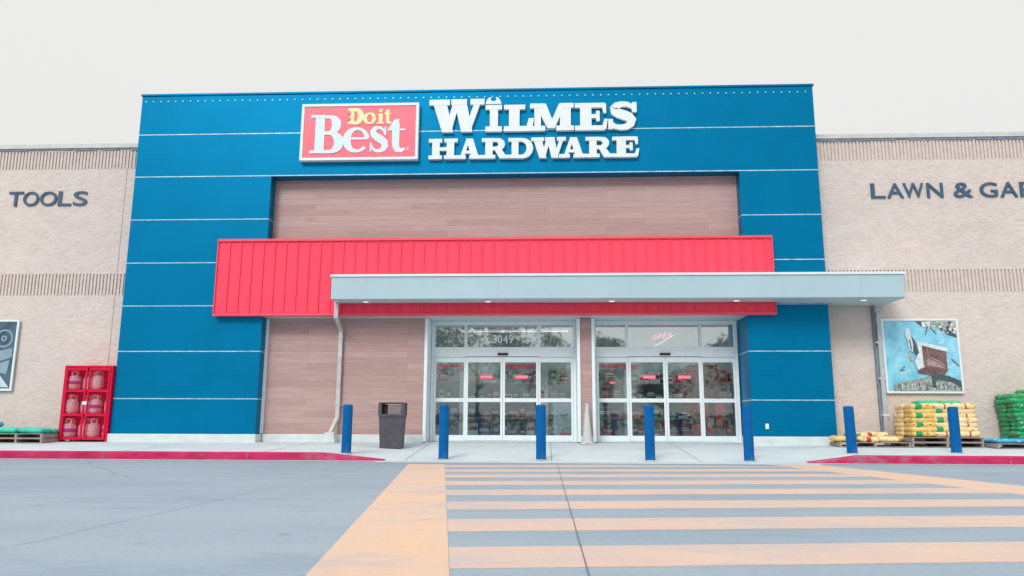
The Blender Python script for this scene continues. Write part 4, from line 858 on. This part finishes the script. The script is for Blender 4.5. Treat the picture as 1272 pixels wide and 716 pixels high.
# ------------------------------------------------------------------ bollards
def make_bollard(h):
    b = MB(); b.lathe((0, 0, 0), [(.103, 0), (.103, h - .05), (.102, h - .03), (.092, h - .008), (.07, h), (.0, h + .006)], BOLL, 24); return b
bl = ['blue bollard nearest the brown plank wall, left of the trash can', 'blue bollard in front of the left pane of the left door', 'blue bollard in front of the right pane of the left door', 'blue bollard in front of the centre of the right door', 'blue bollard in front of the right edge of the right door', 'blue bollard on the right kerb before the low pallet of bags', 'blue bollard on the right kerb before the tall yellow bag stack']
for i, (x, y) in enumerate([(-4.20, -2.9), (-2.12, -3.1), (-.11, -3.1), (2.11, -3.1), (4.10, -3.1), (6.31, -2.7), (8.57, -2.4)]):
    z = walk_z(x, y); root = thing('bollard', bl[i], 'bollard', (x, y, z), 0, 'blue bollards along the kerb')
    if i == 5: root.rotation_euler = (0, math.radians(-1.0), 0)
    make_bollard(1.145 - z).build('sleeve', root, smooth=True)
    q = MB(); q.lathe((0, 0, -.001), [(.125, 0), (.12, .012), (.104, .014)], GALV, 24); q.build('base_ring', root, smooth=True)

# ------------------------------------------------------------------ trash can
tz = walk_z(-3.62, -1.0)
tcn = thing('trash_can', 'dark grey litter bin with open hood standing before the plank wall', 'trash can', (-3.62, -1.0, tz), math.radians(4)); tcn.scale = (.88, .88, 1.0)
def taper(mb, w0, w1, d0, d1, z0, z1, m):
    v = [(-w0, -d0, z0), (w0, -d0, z0), (w0, d0, z0), (-w0, d0, z0), (-w1, -d1, z1), (w1, -d1, z1), (w1, d1, z1), (-w1, d1, z1)]
    mb.mesh(v, [(0, 3, 2, 1), (4, 5, 6, 7), (0, 1, 5, 4), (1, 2, 6, 5), (2, 3, 7, 6), (3, 0, 4, 7)], m)
q = MB(); taper(q, .285, .32, .285, .32, 0, .70, TRASH)
for sx_ in (-1, 1): taper(q, .0, .0, 0, 0, 0, .001, TRASH)
q.build('bin_body', tcn, bevel=.02)
q = MB()
for i in range(-3, 4): q.bar((i * .078, -.288, .05), (i * .086, -.318, .66), .012, TRASH, .008)
q.build('body_rib', tcn)
q = MB(); taper(q, .335, .345, .335, .345, .701, .77, TRASH); q.build('rim', tcn, bevel=.015)
q = MB()
for sx_ in (-1, 1):
    for sy_ in (-1, 1): q.box(sx_ * .30 - .045, sx_ * .30 + .045, sy_ * .30 - .03, sy_ * .30 + .03, .771, 1.02, TRASH)
q.box(-.10, .254, -.285, -.27, .772, .99, mat('mauve_reflection_flap', (.20, .16, .17), .5, .15, 6)); q.box(-.254, -.105, -.20, -.19, .772, 1.0, BLACK)  # flap tone holds a reflection; black plate colours in the opening's shade
q.box(-.344, -.336, -.26, .26, .775, 1.0, BLACK); q.box(.318, .326, -.26, .26, .775, 1.0, TRASH)  # left black sheet stands for the shade inside the hood
q.build('hood_post', tcn, bevel=.01)
q = MB(); q.box(-.345, .345, -.335, .335, 1.021, 1.045, TRASH); q.build('hood_lid', tcn, bevel=.015)

# pale cone
cz_ = walk_z(1.01, .1)
co = thing('slim_cone', 'slim pale grey cone standing at the narrow brown pier between the doors', 'cone', (1.01, .12, cz_))
q = MB(); taper(q, .175, .17, .12, .115, 0, .035, PALE); q.build('base', co, bevel=.008)
q = MB(); q.lathe((0, 0, .0355), [(.135, 0), (.12, .10), (.042, .90), (.03, .955), (.012, .975)], PALE, 18); q.build('cone_body', co, smooth=True)

# ------------------------------------------------------------------ propane cage
CX, CY = -11.65, .17; cz0 = walk_z(-11.65, 0)
cg = thing('gas_cage', 'red steel cage cabinet of gas cylinders against the left beige wall', 'gas cage', (CX, CY, cz0))
hw, hd, H = .63, .27, 1.86
q = MB(); s = .05
for sx_ in (-hw, hw - s):
    for sy_ in (-hd, hd - s): q.box(sx_, sx_ + s, sy_, sy_ + s, .0, H, CAGERED)
q.box(-hw + .001, hw - .001, -hd + .001, hd - .001, H + .0005, H + .05, CAGERED)
q.box(-hw + s, hw - s, hd - .012, hd - .002, .06, H, CAGERED); q.box(-hw + .004, -hw + .014, -hd + s, hd - s, .06, H, CAGERED); q.box(hw - .014, hw - .004, -hd + s, hd - s, .06, H, CAGERED)
q.build('cabinet_frame', cg)
q = MB()
for z in (.06, .66, 1.26): q.box(-hw + .0505, hw - .0505, -hd + .015, hd - .015, z, z + .03, CAGERED)
q.build('cabinet_shelf', cg)
for dx0, dx1, lb in ((-hw + .052, -.02, 0), (.02, hw - .052, 1)):
    d = MB(); f0 = -hd - .02; s2 = .045
    d.box(dx0, dx0 + s2, f0, f0 + .03, .05, H - .01, CAGERED); d.box(dx1 - s2, dx1, f0, f0 + .03, .05, H - .01, CAGERED)
    for z in (.05, .635, 1.235, H - .075): d.box(dx0 + s2 + .0005, dx1 - s2 - .0005, f0 + .001, f0 + .029, z, z + .065, CAGERED)
    do = d.build('cage_door', cg)
    m_ = MB(); x = dx0 + .07
    while x < dx1 - .05: m_.box(x - .0032, x + .0032, f0 + .012, f0 + .017, .06, H - .02, CAGERED); x += .034
    z = .10
    while z < H - .06: m_.box(dx0 + .03, dx1 - .03, f0 + .018, f0 + .022, z - .0032, z + .0032, CAGERED); z += .038
    m_.build('wire_mesh', do)
q = MB(); q.box(-.05, .05, -hd - .05, -hd - .022, .92, 1.0, ALU); q.build('door_latch', cg)
def tank(band=True):
    t_ = thing('gas_cylinder', 'x', 'gas cylinder', (0, 0, 0), 0, 'gas cylinders in the red cage')
    q = MB(); q.lathe((0, 0, 0), [(.10, 0), (.105, .02), (.13, .03), (.145, .07), (.148, .12), (.148, .27), (.135, .33), (.09, .37), (.03, .38)], TANK, 20); q.build('tank_body', t_, smooth=True)
    if band: q = MB(); q.lathe((0, 0, .14), [(.1482, 0), (.1495, .003), (.1495, .09), (.1482, .093)], PURPLE, 20); q.build('label_band', t_)
    q = MB()
    for a in (40, 140, 220, 320):
        aa = math.radians(a); q.bar((.09 * math.cos(aa), .09 * math.sin(aa), .35), (.09 * math.cos(aa), .09 * math.sin(aa), .46), .03, TANK)
    q.lathe((0, 0, .455), [(.105, 0), (.108, .01), (.105, .03), (.085, .03), (.085, .002)], TANK, 16); q.build('collar', t_)
    q = MB(); q.cyl((0, 0), .022, .022, .375, .43, GALV, 8); q.build('valve', t_)
    return t_
tps = {True: tank(True), False: tank(False)}; used_ = set()
cols_ = [(-.46, 'front'), (-.17, 'back'), (.16, 'front'), (.46, 'back')]
names_ = {0: 'bottom', 1: 'middle', 2: 'top'}; cn_ = ['far left', 'centre left', 'centre right', 'far right']
for k in range(3):
    for j, (xx, fb) in enumerate(cols_):
        if k == 2 and j == 3: continue
        bnd = (k, j) in ((0, 0), (2, 0), (0, 3), (1, 2)); o = tps[bnd] if bnd not in used_ else copy_tree(tps[bnd]); used_.add(bnd)
        o.location = (CX + xx + (.0 if fb == 'front' else .0), CY + (-.09 if fb == 'front' else .08), cz0 + .091 + .6 * k); o.rotation_euler = (0, 0, j * 1.1 + k)
        o['label'] = '%s gas cylinder on the %s shelf of the red cage' % (cn_[j], names_[k])

# ------------------------------------------------------------------ pallets and bags
def make_pallet(W_, D_, mat_=WOODP):
    p_ = thing('wooden_pallet', 'x', 'pallet', (0, 0, 0), 0, 'wooden pallets along the wall')
    n = 6; bw = D_ / n * .72
    for i in range(n):
        y = -D_ / 2 + (D_ - bw) * i / (n - 1)
        q = MB(); q.box(-W_ / 2, W_ / 2, y, y + bw, .098, .115, mat_); q.build('deck_board', p_)
    for i in range(3):
        y = -D_ / 2 + (D_ - bw) * i / 2
        q = MB(); q.box(-W_ / 2, W_ / 2, y, y + bw, 0, .016, mat_); q.build('base_board', p_)
    for i in range(3):
        x = -W_ / 2 + (W_ - .045) * i / 2
        q = MB(); q.box(x, x + .045, -D_ / 2 + .003, D_ / 2 - .003, .0165, .0975, mat_); q.build('stringer', p_)
    return p_
def pallet_at(src, x, y, z, rz, label):
    o = src if src.get('label') == 'x' else copy_tree(src)
    o.location = (x, y, z); o.rotation_euler = (0, 0, rz); o['label'] = label; return o
palw = make_pallet(1.62, 1.0); pals = make_pallet(1.30, .95)

def bag_mesh(W_, D_, H_, seed, m, prints, sag=0.0, mottle=None):
    """filled plastic sack: flat pillow with a creased rim; prints = list of (x0,x1,side,material) in fractions"""
    rnd = random.Random(seed); nx_, ny_ = 14, 8; V = []; F_ = []; Mi = []
    mats = [m] + [p[3] for p in prints]
    def hgt(a, b): return (1 - abs(a) ** 6.0) ** .45 * (1 - abs(b) ** 7.0) ** .45
    off = rnd.uniform(0, 100)
    for sgn in (1, -1):
        for j in range(ny_ + 1):
            for i in range(nx_ + 1):
                a, b = -1 + 2 * i / nx_, -1 + 2 * j / ny_
                nzv = noise.noise(Vector((a * 2.2 + off, b * 1.8, sgn * .5))) 
                zz = H_ / 2 + sgn * (H_ / 2) * hgt(a, b) * (1 + .28 * nzv)
                rx = 1 + .03 * noise.noise(Vector((b * 3 + off, 0, 0))); ry = 1 + .05 * noise.noise(Vector((a * 3, off, 0)))
                cr = 1 - .05 * (abs(a) ** 6 * abs(b) ** 6)
                V.append((a * W_ / 2 * rx * cr, b * D_ / 2 * ry * cr, zz - sag * (a * a)))
    nn = (nx_ + 1) * (ny_ + 1)
    def mi(a, b):
        for k, (x0, x1, sd_, mm) in enumerate(prints):
            if x0 <= a <= x1 and ((sd_ == 'front' and b < -.45) or (sd_ == 'top' and abs(b) < .5) or sd_ == 'all'): return k + 1
        return 0
    for j in range(ny_):
        for i in range(nx_):
            a0 = j * (nx_ + 1) + i; a, b = -1 + 2 * (i + .5) / nx_, -1 + 2 * (j + .5) / ny_
            F_.append((a0, a0 + 1, a0 + nx_ + 2, a0 + nx_ + 1)); Mi.append(mi(a, b)); F_.append((nn + a0, nn + a0 + nx_ + 1, nn + a0 + nx_ + 2, nn + a0 + 1)); Mi.append(mi(a, b))
    me = bpy.data.meshes.new('sack'); me.from_pydata(V, [], F_)
    for mm in mats: me.materials.append(mm)
    me.polygons.foreach_set('material_index', Mi); me.polygons.foreach_set('use_smooth', [True] * len(F_))
    bm = bmesh.new(); bm.from_mesh(me); bmesh.ops.remove_doubles(bm, verts=bm.verts, dist=.0005); bmesh.ops.recalc_face_normals(bm, faces=bm.faces); bm.to_mesh(me); bm.free()
    return me
def bag(me, name, x, y, z, rz, label, group, cat='bag', tilt=(0, 0)):
    o = bpy.data.objects.new(name, me); C.objects.link(o); o.location = (x, y, z); o.rotation_euler = (tilt[0], tilt[1], rz)
    return tag(o, label, cat, group)
ordn = ['lowest', 'second lowest', 'third lowest', 'fourth lowest', 'third highest', 'second highest', 'highest']
# tall yellow stack, X 8.44..10.1
yx, yy = 9.26, -.22; gz = walk_z(yx, yy - .4)
pallet_at(palw, yx, yy, gz + .002, .0, 'lower of two stacked wooden pallets under the tall yellow bag stack')
pallet_at(palw, yx + .01, yy + .01, gz + .12, .01, 'upper of two stacked wooden pallets under the tall yellow bag stack')
zb = gz + .237
YA = [bag_mesh(.56, .50, .150, 20 + i, YEL, [(-.72, -.12, 'front', GRNP)]) for i in range(2)]
YB = [bag_mesh(.56, .50, .150, 30 + i, YEL, []) for i in range(2)]
YC = [bag_mesh(.56, .50, .150, 40 + i, YEL2, [(-.05, .2, 'front', REDP)]) for i in range(2)]
YD = [bag_mesh(.56, .50, .150, 50 + i, YEL2, []) for i in range(2)]
rr = random.Random(2)
for k in range(7):
    for row in range(2):
        for c in range(3):
            x = yx - .50 + c * .505 + rr.uniform(-.02, .02) + .008 * k * (1 if c == 0 else -1 if c == 2 else 0)
            if row == 0: me = (YA if k % 2 == 0 else YB)[k % 2 - 0] if c == 0 else ((YB if k % 2 == 0 else YA)[0] if (c == 1 and k % 2) else (YC if (c == 2 and k % 2 == 0) or (c == 1 and k % 3 == 0) else YD)[k % 2])
            else: me = YD[k % 2]
            bag(me, 'soil_bag', x, yy - .25 + row * .5 + rr.uniform(-.015, .015), zb + k * .105, rr.uniform(-.04, .04),
                '%s %s bag, %s column, %s row, of the tall stack under the bird poster' % (ordn[k], 'yellow' if c == 0 else 'cream', ('left', 'middle', 'right')[c], ('front', 'rear')[row]), 'yellow bags of the tall stack')
MT = bag_mesh(.52, .42, .11, 61, MINT, [])
bag(MT, 'soil_bag', yx - .25, yy - .12, zb + .745, .05, 'mint green bag on top of the tall yellow stack, the left one', 'mint bags topping the yellow stack')
bag(MT, 'soil_bag', yx + .33, yy + .02, zb + .745, -.04, 'mint green bag on top of the tall yellow stack, the right one', 'mint bags topping the yellow stack')
# low pallet with slumped bags
lx, ly = 7.62, -.22; gz = walk_z(lx, ly - .4)
pallet_at(palw, lx, ly, gz + .002, .0, 'single wooden pallet of slumped yellow bags beside the blue pier')
zb = gz + .119
LB = [bag_mesh(.50, .40, .13, 70 + i, YEL2 if i % 2 else YEL, [(-.3, .2, 'front', REDP)] if i == 1 else []) for i in range(4)]
GRNBAG = bag_mesh(.30, .30, .12, 90, GRNP, [])
for i, (x, y, z, rz, m_i, lb) in enumerate([(-.66, -.2, 0, .3, 0, 'yellow bag lying at the left end of the low pallet'), (-.12, -.28, 0, .05, 1, 'cream bag with red print lying at the front middle of the low pallet'), (.36, -.25, 0, -.1, 3, 'cream bag lying right of the middle on the low pallet'), (.66, .05, .0, .6, 2, 'yellow bag lying at the right end of the low pallet'),
        (.0, .15, .0, .2, 3, 'cream bag lying at the rear middle of the low pallet'), (-.50, .25, .0, -.1, 2, 'yellow bag lying at the rear left of the low pallet'), (.02, .05, .10, .25, 1, 'cream bag on top of the heap on the low pallet'), (.30, .10, .09, -.3, 3, 'cream bag slumped on the right of the heap on the low pallet')]):
    bag(LB[m_i], 'soil_bag', lx + x, ly + y, zb + z, rz, lb, 'slumped bags on the low pallet', tilt=(rr.uniform(-.08, .08), rr.uniform(-.12, .12)))
bag(GRNBAG, 'soil_bag', lx - .40, ly - .20, zb + .08, .3, 'small green bag on the low pallet of slumped yellow bags', 'slumped bags on the low pallet')
# blue bags on a pallet, then the tall green stack
bx, by = 10.86, -.45; gz = walk_z(bx, by - .4)
pallet_at(pals, bx, by - .1, gz + .002, 0, 'wooden pallet carrying flat blue bags in front of the green stack')
BB = [bag_mesh(.64, .44, .10, 100 + i, BLUEB, []) for i in range(2)]
for i, (x, y, z) in enumerate([(-.33, -.25, 0), (.33, -.25, .0), (-.33, .2, 0), (.33, .2, 0)]):
    bag(BB[i % 2], 'soil_bag', bx + x, by - .1 + y, gz + .119 + z, rr.uniform(-.05, .05), 'flat blue bag at the %s corner of its pallet before the green stack' % ('front left', 'front right', 'rear left', 'rear right')[i], 'flat blue bags beside the yellow stack')
gx_, gy_ = 11.88, .04; gz = walk_z(gx_, gy_)
pg_ = pallet_at(palw, gx_ + .03, gy_, gz + .002, 0, 'wooden pallet under the tall green bag stack'); pg_.scale = (1.0, .82, 1.0)
GB = [bag_mesh(.58, .42, .155, 120 + i, GRN, []) for i in range(4)]
for k in range(11):
    for row in range(2):
        for c in range(3):
            if k == 10 and (c == 0): continue
            x = gx_ - .50 + c * .53 + rr.uniform(-.03, .03) - .006 * k; 
            bag(GB[rr.randrange(4)], 'soil_bag', x, gy_ - .19 + row * .38 + rr.uniform(-.02, .02), gz + .119 + k * .108, rr.uniform(-.06, .06),
                'glossy green bag in the tall green stack at the right edge', 'green bags of the tall stack', tilt=(0, rr.uniform(-.05, .05)))
# left pallets
for j, (px, nm) in enumerate(((-12.90, 'right'), (-14.35, 'left'))):
    py = -.30; gz = walk_z(px, py - .4)
    pallet_at(pals, px, py, gz + .002, .02 * (j + 1), 'lower wooden pallet of the %s pair under teal bags, left of the red cage' % nm)
    pallet_at(pals, px - .02, py, gz + .119, .05 - .04 * j, 'upper wooden pallet of the %s pair under teal bags, left of the red cage' % nm)
    TB = [bag_mesh(.64, .46, .13, 140 + i, TEAL, []) for i in range(2)]
    for i, (x, y) in enumerate([(-.32, -.24), (.32, -.24), (-.32, .22), (.32, .22)]):
        bag(TB[i % 2], 'soil_bag', px + x, py + y, gz + .236, rr.uniform(-.05, .05), '%s teal bag lying flat on the %s pallets left of the red cage' % (('front left', 'front right', 'rear left', 'rear right')[i], nm), 'teal bags on the left pallets', tilt=(0, rr.uniform(-.04, .04)))
BW = bag_mesh(.52, .36, .15, 150, BLUEB, [(-.3, .3, 'top', WHITE), (.1, .5, 'front', WHITE)])
bag(BW, 'soil_bag', -13.95, -.25, walk_z(-13.9, -.3) + .35, .3, 'blue and white bag heaped on the teal bags at the left edge', 'blue and white bags on the left pallets')
bag(BW, 'soil_bag', -14.5, -.2, walk_z(-13.9, -.3) + .36, -.2, 'blue and white bag farther left on the teal bags, out at the frame edge', 'blue and white bags on the left pallets')

# ------------------------------------------------------------------ trees across the parking lot (seen mirrored in the glass)
def tree(x, y, h, rad, seed, label):
    rr = random.Random(seed); t_ = thing('shade_tree', label, 'tree', (x, y, 0), rr.uniform(0, 6), 'trees across the parking lot')
    q = MB(); q.tube([(0, 0, 0), (.05, .03, h * .2), (-.05, .05, h * .45), (0, 0, h * .7)], [.28, .2, .14, .05], BARK, 10)
    limbs = []
    for i in range(9):
        a = rr.uniform(0, 2 * PI); z0 = h * rr.uniform(.25, .55); e_ = Vector((math.cos(a) * rad * rr.uniform(.5, .9), math.sin(a) * rad * rr.uniform(.5, .9), z0 + h * rr.uniform(.12, .38)))
        q.tube([(0, 0, z0), e_ * .5 + Vector((0, 0, z0 * .55)), e_], [.09, .06, .02], BARK, 6); limbs.append(e_)
    q.build('trunk', t_)
    q = MB(); cl = limbs + [Vector((rr.uniform(-.7, .7) * rad, rr.uniform(-.7, .7) * rad, h * rr.uniform(.45, .95))) for _ in range(16)]
    for c0 in cl:
        rc = rad * rr.uniform(.28, .5)
        for i in range(110):
            d = Vector((rr.gauss(0, 1), rr.gauss(0, 1), rr.gauss(0, .75))).normalized() * rc * (rr.random() ** .4)
            p0 = c0 + d; e1 = Vector((rr.uniform(-1, 1), rr.uniform(-1, 1), rr.uniform(-1, 1))).normalized(); e2 = e1.cross(Vector((rr.uniform(-1, 1), rr.uniform(-1, 1), rr.uniform(-1, 1)))).normalized(); s = rr.uniform(.12, .28)
            q.face([p0 - e1 * s, p0 + e2 * s * .6, p0 + e1 * s, p0 - e2 * s * .6], LEAF)
    q.build('crown', t_)
hg = thing('added_hedge', 'added dark hedge across the parking lot, darkening low reflections in the glass', 'hedge', (0, -58, 0))  # unseen hedge, added to darken the low reflections in the door glass
q = MB(); rr = random.Random(77)
for i in range(7000):
    p0 = Vector((rr.uniform(-45, 45), rr.uniform(-.9, .9), 1.9 * rr.random() ** .6)); e1 = Vector((rr.uniform(-1, 1), rr.uniform(-1, 1), rr.uniform(-1, 1))).normalized(); e2 = e1.cross(Vector((rr.uniform(-1, 1), rr.uniform(-1, 1), rr.uniform(-1, 1)))).normalized(); q_ = rr.uniform(.12, .25)
    q.face([p0 - e1 * q_, p0 + e2 * q_ * .6, p0 + e1 * q_, p0 - e2 * q_ * .6], LEAF)
q.build('foliage', hg)
for i, (x, y, h, rad) in enumerate([(-26, -66, 12, 5), (-15, -60, 14, 5.5), (-7.5, -62, 15, 5), (-1.0, -66, 13, 4.5), (7.2, -74, 12.3, 3.2), (15, -78, 9.6, 3.2), (23, -72, 12, 4), (31, -70, 10, 4.5)]):
    tree(x, y, h, rad, 50 + i, '%s shade tree across the parking lot, mirrored in the door glass' % ['outermost left', 'second from left', 'tallest', 'tall rounded', 'small central', 'lowest', 'second from right', 'outermost right'][i])
